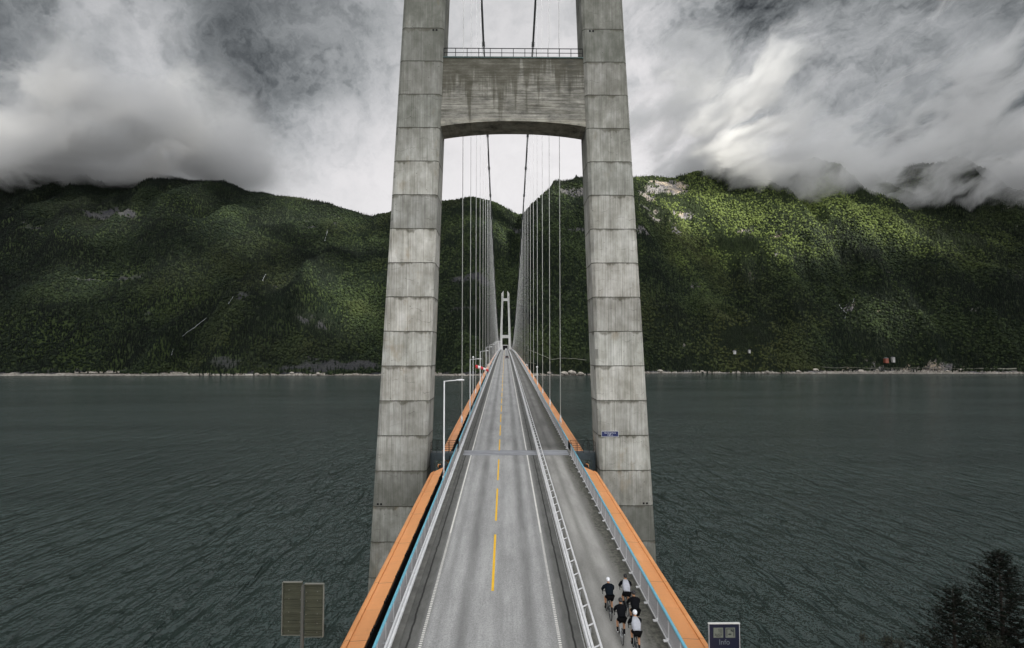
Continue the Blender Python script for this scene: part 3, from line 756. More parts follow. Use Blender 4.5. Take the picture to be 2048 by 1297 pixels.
# camera mast, right
w = empty('camera_mast', (7.0, 143, rz(143)))
mb = MB(); mb.tube([(0, 0, -.4), (0, 0, 4.7)], .07, 8); mb.build('pole', M['white_steel'], w, True)
mb = MB(); mb.lathe([(.02, .34), (.22, .28), (.27, .1), (.2, -.05), (.05, -.1)], (0, 0, 4.75), 10); mb.build('camera_dome', M['white_steel'], w, True)
mb = MB(); mb.box((.14, 0, 2.9), (.2, .2, .3)); mb.build('control_box', M['grey_steel'], w)
tag(w, 'slim white mast with a camera dome on the right edge of the bridge', 'mast')
for s_, side in ((-1, 'left'), (1, 'right')):
    w = empty('lifebuoy_post', (s_ * 7.0, 214, rz(214)))
    mb = MB(); mb.tube([(0, 0, -.3), (0, 0, 1.3)], .05, 8); mb.build('post', M['white_steel'], w)
    mb = MB(); mb.tube([(.38 * math.cos(a), -.1, 1.5 + .38 * math.sin(a)) for a in np.linspace(0, 6.283, 17)[:-1]], .09, 8, closed=True); mb.build('ring', M['white_steel'], w, True)
    tag(w, f'white ring on a short post at the {side} edge of the bridge', 'ring post')

# ------------------------------------------------------------------ vehicles
def vehicle(name, body, glass, L, W, H, boxy=False):
    t = empty(name); mb = MB()
    if boxy: prof = [(-L / 2, .35), (-L / 2, H), (L * .28, H), (L * .33, H * .9), (L * .33, H * .55), (L / 2 - .1, H * .5), (L / 2, .8), (L / 2, .35)]
    else: prof = [(-L / 2, .35), (-L / 2 - .02, .95), (-L * .42, H * .92), (-L * .3, H), (L * .06, H * .98), (L * .22, .98), (L * .42, .9), (L / 2, .65), (L / 2, .35)]
    rings = []
    for x, k in ((-W / 2, .9), (-W / 2 + .08, 1), (W / 2 - .08, 1), (W / 2, .9)):
        rings.append([(x * (1 if z < 1.0 or boxy else .86), y, z if z < .5 else .5 + (z - .5) * (k if z > 1.0 else 1)) for y, z in prof])
    mb.loft(rings); mb.build('body', body, t)
    mb = MB()
    if boxy: mb.box((0, L * .335, H * .70), (W * .86, .05, H * .28)); mb.box((0, -L / 2 - .01, H * .72), (W * .7, .02, H * .22))
    else:
        mb.box((0, -L * .463, H * .76), (W * .70, .06, H * .24), rot=Matrix.Rotation(R(-14), 3, 'X')); mb.box((0, L * .15, H * .80), (W * .72, .05, H * .3), rot=Matrix.Rotation(R(50), 3, 'X'))
        for x in (-W * .435, W * .435): mb.box((x, -L * .1, H * .78), (.05, L * .45, H * .2))
    mb.build('window', glass, t)
    for x in (-W / 2 + .1, W / 2 - .1):
        for y in (-L * .32, L * .32):
            mb = MB(); mb.lathe([(.10, -.11), (.33, -.11), (.34, 0), (.33, .11), (.10, .11)], (x, y, .34), 14, axis='x'); wh = mb.build('wheel', M['black'], t, True)
        mb = MB(); mb.box((x * .93, -L / 2 - .03, .95 if not boxy else .9), (.22, .05, .2)); mb.build('tail_light', M['red'], t)
    return t
M['glass'] = mat('car_glass', (.01, .012, .014), .08)
c = vehicle('parked_car' if False else 'car', mat('dark_car_paint', (.02, .021, .024), .3), M['glass'], 4.4, 1.85, 1.6); y = 318; c.location = (.15, y, rz(y)); c.rotation_euler = (math.atan(.02), 0, 0)
tag(c, 'dark car driving away in the right lane far down the bridge', 'car')
c = vehicle('delivery_van', mat('white_van_paint', (.75, .76, .77), .35), M['glass'], 6.0, 2.1, 3.0, True); y = 905; c.location = (.6, y, rz(y))
tag(c, 'tiny white van at the far end of the road before the tunnel mouth', 'van')
# ------------------------------------------------------------------ cyclists
def skin(nodes, edges, root, sub=2):
    """nodes: {name: (co, radius)} -> (verts, faces) of one continuous tapering surface"""
    keys = list(nodes); me = bpy.data.meshes.new('tmp'); me.from_pydata([nodes[k][0] for k in keys], [(keys.index(a), keys.index(b)) for a, b in edges], [])
    o = bpy.data.objects.new('tmp', me); col.objects.link(o)
    o.modifiers.new('s', 'SKIN'); sv = me.skin_vertices[0].data
    for i, k in enumerate(keys):
        r_ = nodes[k][1]; sv[i].radius = (r_, r_) if not hasattr(r_, '__len__') else r_; sv[i].use_root = (k == root)
    m_ = o.modifiers.new('u', 'SUBSURF'); m_.levels = sub; m_.render_levels = sub
    bpy.context.view_layer.update()
    em = bpy.data.meshes.new_from_object(o.evaluated_get(bpy.context.evaluated_depsgraph_get()))
    vs = [tuple(v.co) for v in em.vertices]; fs = [tuple(p.vertices) for p in em.polygons]
    bpy.data.objects.remove(o); bpy.data.meshes.remove(me); bpy.data.meshes.remove(em)
    return vs, fs
def ik(a, b, l1, l2, pole):
    a, b, pole = Vector(a), Vector(b), Vector(pole); d = b - a; L = min(d.length, (l1 + l2) * .999); n = d.normalized()
    x = (l1 * l1 - l2 * l2 + L * L) / (2 * L); h = math.sqrt(max(l1 * l1 - x * x, 0)); p = pole - n * pole.dot(n); p.normalize()
    return a + n * x + p * h
M['tyre'] = mat('tyre_rubber', (.008, .008, .009), .8, spec=.15); M['alloy'] = mat('spoke_metal', (.35, .36, .37), .35, .8)
BIKEPOS = dict(ra=Vector((0, -.44, .34)), fa=Vector((0, .57, .34)), bb=Vector((0, 0, .27)), st=Vector((0, -.155, .93)), ht=Vector((0, .40, .88)), hb=Vector((0, .46, .70)))
def bicycle(fm, th, rim):
    t = empty('bicycle'); B = BIKEPOS
    mb = MB()
    for a, b, r_ in ((B['bb'], B['st'] - Vector((0, 0, .12)), .018), (B['bb'], B['hb'], .024), (Vector((0, -.13, .80)), B['ht'], .018), (B['hb'], B['ht'], .022), (B['st'] - Vector((0, 0, .2)), B['st'], .014)): mb.tube([a, b], r_, 8)
    for s in (-1, 1):
        mb.tube([B['bb'] + Vector((s * .03, 0, 0)), B['ra'] + Vector((s * .06, 0, 0))], .010, 6); mb.tube([Vector((s * .02, -.13, .78)), B['ra'] + Vector((s * .06, 0, 0))], .009, 6)
        mb.tube([B['hb'] + Vector((s * .04, .02, 0)), Vector((s * .055, .50, .52)), B['fa'] + Vector((s * .055, 0, 0))], [.015, .014, .010], 6)
    mb.build('frame', fm, t, True)
    for c in (B['ra'], B['fa']):
        mb = MB(); mb.tube([(0, c.y + .325 * math.cos(a), c.z + .325 * math.sin(a)) for a in np.linspace(0, 2 * math.pi, 33)[:-1]], .015, 7, closed=True); wh = mb.build('wheel', M['tyre'], t, True)
        mb = MB(); mb.tube([(0, c.y + .305 * math.cos(a), c.z + .305 * math.sin(a)) for a in np.linspace(0, 2 * math.pi, 33)[:-1]], .011, 6, closed=True); mb.build('rim', rim, wh, True)
        mb = MB(); mb.lathe([(.02, -.05), (.025, 0), (.02, .05)], tuple(c), 8, axis='x')
        for k in range(16):
            a = 2 * math.pi * k / 16; mb.tube([(.03 * (-1) ** k, c.y, c.z), (0, c.y + .30 * math.cos(a), c.z + .30 * math.sin(a))], .0022, 4)
        mb.build('spoke', M['alloy'], wh)
    mb = MB(); mb.tube([(0, .36, .96), (0, .47, .99)], .018, 8); mb.tube([(-.20, .46, .99), (0, .48, .99), (.20, .46, .99)], .016, 8)
    for s in (-1, 1): mb.tube([(s * .20, .46, .99), (s * .205, .54, .985), (s * .21, .57, .94), (s * .21, .54, .87), (s * .21, .46, .85)], .015, 7); mb.tube([(s * .207, .55, .985), (s * .207, .58, 1.04)], .016, 6); mb.tube([(s * .21, .585, 1.0), (s * .213, .60, .90)], .008, 5)
    mb.tube([B['ht'], (0, .36, .97)], .018, 8)
    mb.build('handlebar', M['black'], t, True)
    mb = MB(); mb.loft([[(-.02, .07, .965), (.02, .07, .965), (.02, .07, .99), (-.02, .07, .99)][::1], [(-.035, -.06, .96), (.035, -.06, .96), (.035, -.06, 1.0), (-.035, -.06, 1.0)], [(-.07, -.2, .95), (.07, -.2, .95), (.07, -.2, .995), (-.07, -.2, .995)]])
    mb.v = [(a, b_ - .10, c_) for a, b_, c_ in mb.v]; mb.build('saddle', M['black'], t)
    mb = MB(); bb = B['bb']
    for s in (-1, 1):
        d = Vector((0, math.cos(th), math.sin(th))) * .17 * s * -1
        mb.tube([bb + Vector((s * .06, 0, 0)), bb + d + Vector((s * .08, 0, 0))], .012, 6); mb.box(bb + d + Vector((s * .12, 0, 0)), (.09, .07, .02))
    mb.lathe([(.02, 0), (.095, 0), (.095, .006), (.02, .006)], (.055, 0, .27), 18, axis='x'); mb.tube([(.06, 0, .365), (.05, -.44, .375)], .004, 4); mb.tube([(.06, 0, .175), (.05, -.44, .305)], .004, 4)
    mb.lathe([(.01, 0), (.05, 0), (.05, .02), (.01, .02)], (.045, -.44, .34), 12, axis='x')
    mb.build('crankset', M['black'], t)
    return t
M['skin'] = mat('skin', (.46, .235, .125), .55); M['hair'] = mat('dark_hair', (.02, .014, .01), .7)
def rider(jm, jm2, sleeve, helmet, shoe, th, lean=0.0, turn=0.0, tag_mark=True):
    t = empty('person')
    pel = Vector((0, -.235, 1.045)); be = Vector((0, -.13, 1.17)); ch = Vector((0, .03 + lean, 1.335)); nb = Vector((0, .145 + lean, 1.455)); hd = Vector((0, .245 + lean, 1.60))
    N = {'pel': (pel, (.15, .125)), 'be': (be, (.140, .115)), 'ch': (ch, (.165, .125)), 'nb': (nb, .085), 'nk': (nb + Vector((0, .05, .06)), .052), 'jaw': (nb + Vector((0, .08, .10)), .060)}
    E_ = [('pel', 'be'), ('be', 'ch'), ('ch', 'nb'), ('nb', 'nk'), ('nk', 'jaw')]; legs = {}; arms = {}
    for s, k in ((-1, 'l'), (1, 'r')):
        ped = Vector((0, math.cos(th), math.sin(th))) * .17 * s * -1 + Vector((s * .12, 0, .27))
        ank = ped + Vector((0, -.075, .115)); hip = Vector((s * .095, -.215, 1.01)); kn = ik(hip, ank, .435, .425, (s * .12, 1, .15))
        N['hip' + k] = (hip, .090); N['th' + k] = (hip.lerp(kn, .5), .074); N['kn' + k] = (kn, .056); N['ca' + k] = (kn.lerp(ank, .35), .056); N['an' + k] = (ank, .036); N['he' + k] = (ank + Vector((0, .0, -.05)), .036); N['to' + k] = (ped + Vector((0, .09, .045)), .034)
        E_ += [('pel', 'hip' + k), ('hip' + k, 'th' + k), ('th' + k, 'kn' + k), ('kn' + k, 'ca' + k), ('ca' + k, 'an' + k), ('an' + k, 'he' + k), ('he' + k, 'to' + k)]
        sh = ch + Vector((s * .185, .06, .075)); ha = Vector((s * .215, .50, 1.035)); el = ik(sh, ha, .30, .27, (s * .8, -.2, -.6))
        N['sh' + k] = (sh, .080); N['ua' + k] = (sh.lerp(el, .5), .056); N['el' + k] = (el, .043); N['fa' + k] = (el.lerp(ha, .4), .041); N['wr' + k] = (el.lerp(ha, .93), .027); N['pa' + k] = (ha + Vector((0, .035, -.004)), (.036, .020))
        E_ += [('ch', 'sh' + k), ('sh' + k, 'ua' + k), ('ua' + k, 'el' + k), ('el' + k, 'fa' + k), ('fa' + k, 'wr' + k), ('wr' + k, 'pa' + k)]
        legs[k] = (hip, kn, ank, ped); arms[k] = (sh, el, ha)
    vs, fs = skin({a: (tuple(b[0]), b[1]) for a, b in N.items()}, E_, 'pel')
    mb = MB(); mb.add(vs, fs, 0)
    def dseg(p, a, b):
        d = b - a; f = min(1, max(0, (p - a).dot(d) / d.length_squared)); return (p - (a + d * f)).length, f
    for i, f in enumerate(fs):
        c = sum((Vector(vs[q]) for q in f), Vector()) / len(f); bt = (9, 0)
        for a, b, mi in [(pel, be, 2), (be, ch, 2), (ch, nb, 2), (nb, N['jaw'][0], 0)]:
            q = dseg(c, a, b)[0]; bt = min(bt, (q, mi))
        for k in 'lr':
            sh_, el_, ha_ = arms[k]; hip_, kn_, ank_, _ = legs[k]
            bt = min(bt, (dseg(c, ch, sh_)[0], 2), (dseg(c, sh_, el_)[0], 2)); q, f_ = dseg(c, el_, ha_); bt = min(bt, (q, 2 if f_ < .88 else 0))
            q, f_ = dseg(c, hip_, kn_); bt = min(bt, (q, 3 if f_ < .72 else 0)); q, f_ = dseg(c, kn_, ank_); bt = min(bt, (q, 0)); bt = min(bt, (dseg(c, pel, hip_)[0], 3))
        mb.mi[i] = bt[1]
    # head: skull, jaw, nose, ears, eyes, mouth
    mb.ico(hd, .092, 2, sc_=(.86, 1.0, 1.16)); mb.ico(hd + Vector((0, .03, -.06)), .065, 2, sc_=(.85, .95, .9)); mb.lathe([(.004, .035), (.012, 0), (.016, -.02), (.008, -.028)], tuple(hd + Vector((0, .098, -.01))), 7)
    for s in (-1, 1):
        mb.ico(hd + Vector((s * .081, -.005, -.01)), .028, 1, sc_=(.35, .6, 1)); mb.ico(hd + Vector((s * .032, .084, .008)), .011, 1, 1)
        # four fingers curling over the brake hood and a thumb inside
        ha = arms['l' if s < 0 else 'r'][2]
        for q in range(4):
            L = (.060, .068, .064, .052)[q]; o = ha + Vector((s * (.026 - .004 * q), .050 + .006 * (q % 2), .012 - .017 * q))
            mb.tube([o, o + Vector((-s * .004, L * .45, .002)), o + Vector((-s * .020, L * .78, -.012)), o + Vector((-s * .038, L * .70, -.022))], [.0092, .0088, .0080, .0065], 6)
        o = ha + Vector((-s * .024, .030, .008)); mb.tube([o, o + Vector((-s * .014, .026, .0)), o + Vector((-s * .012, .05, -.010))], [.0105, .0095, .0075], 6)
    mb.tube([hd + Vector((-.022, .083, -.05)), hd + Vector((0, .09, -.052)), hd + Vector((.022, .083, -.05))], .005, 5, 1)
    body = mb.build('body', [M['skin'], M['hair'], sleeve, M['shorts']], t, True)
    def grow(keys, edges, root, k, mt, nm, over={}):
        n2 = {}
        for q in keys:
            r_ = N[q][1]; r_ = tuple(x + k for x in r_) if hasattr(r_, '__len__') else r_ + k; n2[q] = (tuple(over.get(q, N[q][0])), r_)
        v2, f2 = skin(n2, edges, root); m2 = MB(); m2.add(v2, f2); return m2.build(nm, mt, t, True)
    grow(['pel', 'be', 'ch', 'nb', 'shl', 'shr'], [('pel', 'be'), ('be', 'ch'), ('ch', 'nb'), ('ch', 'shl'), ('ch', 'shr')], 'be', .030, jm, 'jersey', {'pel': pel + Vector((0, .01, .025))})
    for k in 'lr':
        grow(['sh' + k, 'ua' + k, 'el' + k, 'fa' + k, 'wr' + k], [('sh' + k, 'ua' + k), ('ua' + k, 'el' + k), ('el' + k, 'fa' + k), ('fa' + k, 'wr' + k)], 'sh' + k, .024, sleeve, 'sleeve')
        hip, kn, ank, ped = legs[k]
        m2 = MB(); m2.tube([ank.lerp(kn, .36), ank.lerp(kn, .15), ank, ank + Vector((0, 0, -.05))], [.047, .041, .041, .042], 10); m2.build('sock', M['sock'], t, True)
        m2 = MB(); rings = []
        for y_, hw, h0, h1 in ((-.125, .018, .035, .06), (-.10, .036, .01, .095), (-.03, .042, .008, .09), (.05, .047, .008, .065), (.11, .040, .010, .05), (.145, .018, .016, .035)):
            rings.append([(ped.x + hw * math.cos(a), ped.y + y_, ped.z + (h0 + h1) / 2 + (h1 - h0) / 2 * math.sin(a)) for a in np.linspace(0, 2 * math.pi, 11)[:-1]])
        m2.loft(rings); m2.build('shoe', shoe, t, True)
    o2 = {}
    for k in 'lr': o2['th' + k] = legs[k][0].lerp(legs[k][1], .72)
    grow(['pel', 'hipl', 'hipr', 'thl', 'thr'], [('pel', 'hipl'), ('pel', 'hipr'), ('hipl', 'thl'), ('hipr', 'thr')], 'pel', .014, M['shorts'], 'shorts', o2)
    # helmet with vents
    m2 = MB(); c = hd + Vector((0, -.012, .028)); rings = []
    for q, (r_, h) in enumerate(((.100, -.035), (.112, -.01), (.112, .03), (.098, .07), (.070, .10), (.032, .118), (.002, .122))):
        rings.append([(c.x + r_ * .88 * math.cos(a), c.y + r_ * 1.22 * math.sin(a), c.z + h + (.016 if math.sin(a) > 0 else 0) * (q < 2)) for a in np.linspace(0, 2 * math.pi, 17)[:-1]])
    m2.loft(rings); he = m2.build('helmet', helmet, t, True)
    m2 = MB()
    for x in (-.055, -.02, .02, .055):
        m2.tube([(c.x + x * 1.25, c.y - .118 + abs(x) * .3, c.z + .03), (c.x + x, c.y - .06, c.z + .098 - abs(x) * .4), (c.x + x * .9, c.y + .04, c.z + .112 - abs(x) * .3)], [.009, .010, .006], 6)
    m2.build('vent', M['black'], he)
    if tag_mark:
        m2 = MB(); m2.box((.02, -.075, 1.325), (.085, .012, .022), rot=Matrix.Rotation(R(-38), 3, 'X') @ Matrix.Rotation(R(12), 3, 'Y')); m2.build('jersey_emblem', M['white_cloth'], t)
    return t
M['black_cloth'] = mat('black_cycling_cloth', (.005, .0055, .007), .9, spec=.08); M['shorts'] = mat('black_shorts', (.004, .004, .0045), .9, spec=.08)
M['navy_cloth'] = mat('dark_navy_cloth', (.005, .008, .012), .9, spec=.08); M['grey_cloth'] = mat('light_grey_jersey', **mottled((.36, .37, .41), .15, 9, .8)); M['sock'] = mat('dark_sock', (.007, .006, .007), .9, spec=.1)
M['white_helm'] = mat('white_helmet', (.75, .76, .80), .3); M['black_helm'] = mat('black_helmet', (.009, .009, .010), .45); M['grey_helm'] = mat('dark_grey_helmet', (.018, .018, .02), .45)
M['white_shoe'] = mat('white_shoe', (.7, .7, .7), .4); M['dark_rim'] = mat('carbon_rim', (.02, .02, .022), .4); M['frame_white'] = mat('pale_frame', (.55, .58, .60), .3); M['frame_dark'] = mat('dark_frame', (.02, .03, .035), .3)
RD = [  # x, rear-wheel y, jersey, sleeve, helmet, shoe, crank angle, frame, rider label, bicycle label, emblem
 (4.10, 28.16, 'navy_cloth', 'navy_cloth', 'white_helm', 'black', .25, 'frame_dark', 'cyclist in black jersey and white helmet, front left of the group', 'dark road bicycle under the rider with the white helmet and black jersey', True),
 (5.01, 28.55, 'grey_cloth', 'black_cloth', 'black_helm', 'black', 2.6, 'frame_dark', 'cyclist in light grey jersey with black sleeves and dark helmet, front right of the group', 'dark road bicycle under the grey jersey rider at the front right', False),
 (5.03, 26.75, 'black_cloth', 'black_cloth', 'grey_helm', 'black', .9, 'frame_dark', 'cyclist in plain black jersey and dark helmet nearest the mesh fence', 'road bicycle under the plain black jersey rider nearest the fence', False),
 (4.26, 26.04, 'black_cloth', 'black_cloth', 'grey_helm', 'white_shoe', -.15, 'frame_white', 'cyclist in black jersey with small white mark and white shoes, middle of the group', 'pale framed road bicycle under the rider with white shoes', True),
 (4.67, 24.90, 'grey_cloth', 'black_cloth', 'white_helm', 'black', .5, 'frame_dark', 'cyclist in light grey jersey and striped white helmet, closest to the camera', 'road bicycle of the last rider, cut off by the bottom of the picture', False)]
for (x, y, j, sl_, h, s_, th, fm, l1, l2, em) in RD:
    b = bicycle(M[fm], th, M['alloy'] if fm == 'frame_white' else M['dark_rim']); p_ = rider(M[j], M[j], M[sl_], M[h], M[s_], th, random.uniform(-.02, .03), tag_mark=em)
    for o in (b, p_): o.location = (x, y + .44, rz(y + .44) - .004); o.rotation_euler = (math.atan(.038), R(random.uniform(-1.5, 1.5)), R(random.uniform(-2, 2.5)))
    p_.rotation_euler = b.rotation_euler
    tag(b, l2, 'bicycle', 'bicycles of the riding group'); tag(p_, l1, 'person', 'group of five cyclists on the cycle path')

# ------------------------------------------------------------------ terrain of the far shore
PERM = rs.rand(512, 512)
def vn(x, y, s=0):
    x = np.asarray(x, float) + s * 37.7; y = np.asarray(y, float) + s * 91.3
    xi = np.floor(x).astype(int); yi = np.floor(y).astype(int); fx = x - xi; fy = y - yi
    fx = fx * fx * (3 - 2 * fx); fy = fy * fy * (3 - 2 * fy)
    g = lambda a, b: PERM[a % 512, b % 512]
    return (g(xi, yi) * (1 - fx) + g(xi + 1, yi) * fx) * (1 - fy) + (g(xi, yi + 1) * (1 - fx) + g(xi + 1, yi + 1) * fx) * fy
def fbm(x, y, o=5, s=0, rg=False):
    a = 1; t = 0; n = 0
    for k in range(o):
        q = vn(np.asarray(x) * 2 ** k, np.asarray(y) * 2 ** k, s + k)
        if rg: q = 1 - abs(q * 2 - 1)
        t = t + a * q; n += a; a *= .5
    return t / n
SKX = [-900, -300, 0, 150, 240, 300, 380, 440, 490, 560, 640, 700, 740, 790, 885, 950, 1010, 1042, 1062, 1120, 1165, 1250, 1320, 1400, 1500, 1600, 1800, 2048, 2500, 3000]
SKY_ = [330, 330, 335, 350, 352, 352, 366, 368, 386, 396, 403, 420, 430, 416, 396, 392, 400, 404, 388, 368, 358, 350, 346, 340, 330, 325, 325, 330, 330, 330]
YCX = [-900, 0, 440, 740, 900, 1042, 1062, 1320, 1600, 2048, 3000]; YCV = [3000, 2750, 2650, 2350, 2250, 2300, 2150, 2250, 2500, 2700, 2900]
SHX = [-900, 0, 740, 900, 1000, 1060, 1180, 1290, 1500, 1700, 2048, 3000]; SHY = [752.5, 752, 751.5, 752, 752.5, 752.5, 751, 747.5, 747.5, 748.5, 749, 749]
def terr(px, t):
    """px: bearing measured on the 2048 px wide frame, t: 0 at the shore, 1 on the crest -> X, Y, Z"""
    a = (px - 1010) / 1158.0
    ysh = 60 * 1158 / (np.interp(px, SHX, SHY) - 702); ysh = ysh + (fbm(a * 18, a * 0 + 1.5, 4) - .5) * 34
    yc = np.interp(px, YCX, YCV)
    Y = ysh + (yc - ysh) * t; X = a * Y + CAMX
    H = 60 + (702 - np.interp(px, SKX, SKY_)) / 1158 * yc
    tt = np.clip(t, 0, 1)
    g = 1 - (1 - tt) ** 1.22
    g = g * (1 - .35 * np.exp(-((tt - .04) / .05) ** 2))
    Z = H * g
    Z = np.where(t > 1, H * (1 - (t - 1) * 1.1), Z)
    Z = np.where(t < 0, t * 300, Z)
    env = np.clip(tt * 9, 0, 1) * (np.clip((1.02 - t) * 3.2, .12, 1))
    Z = Z + env * ((fbm(X / 420 + 3, Y / 620, 4, 2) - .5) * 360 + (fbm(X / 150, Y / 240, 5, 5, True) - .62) * 150)
    # gullies: (px, t) polylines
    for pl, dep, wd in ((((1045, 1.0), (1038, .75), (1022, .5), (1005, .3), (985, .12)), 85, 42), (((1545, .95), (1570, .75), (1625, .55), (1685, .36), (1700, .2), (1690, .06)), 60, 34),
                        (((700, .9), (655, .7), (545, .5), (465, .36), (385, .2), (360, .1)), 34, 30), (((300, .9), (235, .6), (215, .3)), 55, 60), (((880, .9), (850, .5), (820, .2)), 35, 40)):
        tp = np.array([q[1] for q in pl])[::-1]; xp = np.array([q[0] for q in pl])[::-1]
        c = np.interp(t, tp, xp); e = np.clip((t - tp[0] + .08) / .1, 0, 1) * np.clip((tp[-1] + .06 - t) / .1, 0, 1)
        Z = Z - dep * e * np.exp(-((px - c) / wd) ** 2) * np.clip(tt * 4, 0, 1)
    # flat bench with the road on the right shore, and the ledge of the tunnel
    bench = np.exp(-((t - .035) / .03) ** 2); Z = np.where((t >= 0) & (t < .2), np.maximum(Z, 0) * (1 - .0 * bench), Z)
    cen = np.exp(-((px - 1012) / 14.0) ** 2) * np.clip(t * 12, 0, 1) * np.clip((.12 - t) / .04, 0, 1)
    Z = Z * (1 - cen) + 40 * cen
    Z = np.where((t > .004) & (t < .05), np.maximum(Z, 2.5), Z)
    return X, Y, Z
# bare rock: (px, py, rx, ry, amount) on the slope
ROCK = [(1345, 372, 62, 16, 1.2), (1300, 400, 30, 26, .8), (1350, 440, 42, 26, .9), (1290, 450, 16, 22, .8), (1120, 384, 60, 11, 1.1), (1150, 465, 45, 16, .8), (1090, 400, 30, 20, .5), (1060, 395, 12, 30, .7),
        (585, 635, 100, 20, .8), (500, 655, 45, 14, .9), (430, 722, 60, 14, .55), (690, 715, 100, 22, .62), (640, 735, 120, 8, .6), (205, 428, 70, 13, .75), (75, 445, 60, 14, .7), (610, 455, 30, 10, .7), (560, 590, 60, 14, .5),
        (1000, 470, 60, 10, .45), (930, 560, 50, 14, .6), (1505, 470, 20, 10, .8), (1560, 475, 12, 30, .75), (1400, 690, 36, 10, .7), (1700, 615, 16, 14, 1.0), (1730, 628, 30, 8, .5), (1885, 733, 30, 8, 1.4), (1290, 655, 30, 14, .5), (1020, 500, 16, 50, .5), (470, 372, 26, 8, .9), (250, 560, 70, 12, .35), (900, 640, 60, 30, .5)]
cols_ = np.arange(-700, 2760, 9.0); tr = np.concatenate([[-.06, -.02, 0], np.linspace(.006, .05, 8), np.linspace(.058, 1.04, 108), [1.08, 1.15, 1.3]])
PX, TT = np.meshgrid(cols_, tr); X, Y, Z = terr(PX, TT)
a_ = (X - CAMX) / Y; vpx = 1010 + 1158 * a_; vpy = 702 - 1158 * (Z - 60) / Y
rock = np.zeros_like(X); wob = (fbm(X / 60, Y / 60, 4, 9) - .5); wob2 = (fbm(X / 28, Z / 22, 4, 12) - .5)
for (cx_, cy_, rx, ry, am) in ROCK:
    d = ((vpx - cx_) / (rx * 1.1) + wob * 1.5) ** 2 + ((vpy - cy_) / (ry * 1.15) + wob2 * 2.2) ** 2
    rock = np.maximum(rock, am * np.clip(1.35 - d, 0, 1) * (TT < 1.04))
rock = np.clip(rock + (fbm(X / 75, (Y + Z) / 45, 5, 20) - .66) * 3.0 * (TT > .06), 0, 1)
rock = np.where(Z < 5.0 + wob * 14, 1, rock)
dens = np.clip(1.25 - rock * 2.0, 0, 1) * (TT > .004) * (TT < 1.06) * (Z > 4)
dens *= np.where((abs(X) < 17) & (Y < 1450), 0, 1)
dens *= np.where((vpx > 1035) & (vpx < 1190) & (vpy > 706) & (vpy < 724) & (wob > -.03), .12, 1)
tone = np.clip(.5 + (fbm(X / 260, (Y + Z) / 200, 4, 31) - .5) * 2.6, 0, 1)
nr, nc = X.shape
def gridmesh(name, X, Y, Z, attrs, mats):
    nr, nc = X.shape; me = bpy.data.meshes.new(name); idx = np.arange(nr * nc).reshape(nr, nc)
    f = np.stack([idx[:-1, :-1], idx[:-1, 1:], idx[1:, 1:], idx[1:, :-1]], -1).reshape(-1, 4)
    me.from_pydata(np.stack([X, Y, Z], -1).reshape(-1, 3).tolist(), [], f.tolist())
    for k, v in attrs.items(): me.attributes.new(k, 'FLOAT', 'POINT').data.foreach_set('value', v.reshape(-1).astype(np.float32))
    for q in mats: me.materials.append(q)
    me.polygons.foreach_set('use_smooth', [True] * len(f)); me.update(); return me
def ground_fn(N, b):
    P = geo(N); x, y, z = N.sep(P)[:3]
    at = N.node('ShaderNodeAttribute', attribute_name='rock').outputs['Fac']; tn = N.node('ShaderNodeAttribute', attribute_name='tone').outputs['Fac']
    nz = N.noise(P, .05, 6, .65); fine = N.noise(N.v('MULTIPLY', P, (1, 1, .5)), .22, 6, .72)
    und = N.mix(N.mr(nz, .35, .65), (.008, .012, .007), (.022, .032, .013))
    und = N.mix(N.mr(tn, .55, 1, 0, .4), und, (.05, .075, .02))
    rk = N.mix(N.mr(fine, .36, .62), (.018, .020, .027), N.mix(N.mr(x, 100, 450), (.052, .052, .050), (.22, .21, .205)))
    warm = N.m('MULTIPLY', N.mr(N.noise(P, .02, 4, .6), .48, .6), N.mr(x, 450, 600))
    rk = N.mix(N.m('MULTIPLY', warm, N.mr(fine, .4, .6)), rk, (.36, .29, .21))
    dk = N.mr(N.noise(N.v('MULTIPLY', P, (.05, .05, .012)), 1, 5, .7), .5, .62, 0, .75)
    rk = N.mix(dk, rk, (.022, .022, .03))
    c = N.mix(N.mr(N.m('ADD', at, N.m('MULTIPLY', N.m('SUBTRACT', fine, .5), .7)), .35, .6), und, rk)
    hh = N.mr(N.noise(P, .02, 4, .65), .35, .7, 1.5, 9.0)
    lo = N.m('MULTIPLY', N.mr(N.m('SUBTRACT', z, hh), 1.0, -.5), N.mr(fine, .3, .55, .35, 1))
    c = N.mix(lo, c, N.mix(N.mr(fine, .4, .6), (.17, .14, .11), (.42, .40, .36)))
    c = N.mix(N.mr(z, .9, .4), c, (.02, .02, .018))
    N.l.new(c, b.inputs['Base Color']); b.inputs['Roughness'].default_value = .9; b.inputs['Specular IOR Level'].default_value = .2
    bump(N, b, N.m('ADD', fine, N.m('MULTIPLY', nz, .5)), .9, 5.0)
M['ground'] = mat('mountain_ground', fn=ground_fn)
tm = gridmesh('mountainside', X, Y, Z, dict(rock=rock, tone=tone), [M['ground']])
to = bpy.data.objects.new('mountainside', tm); col.objects.link(to); tag(to, kind='structure')

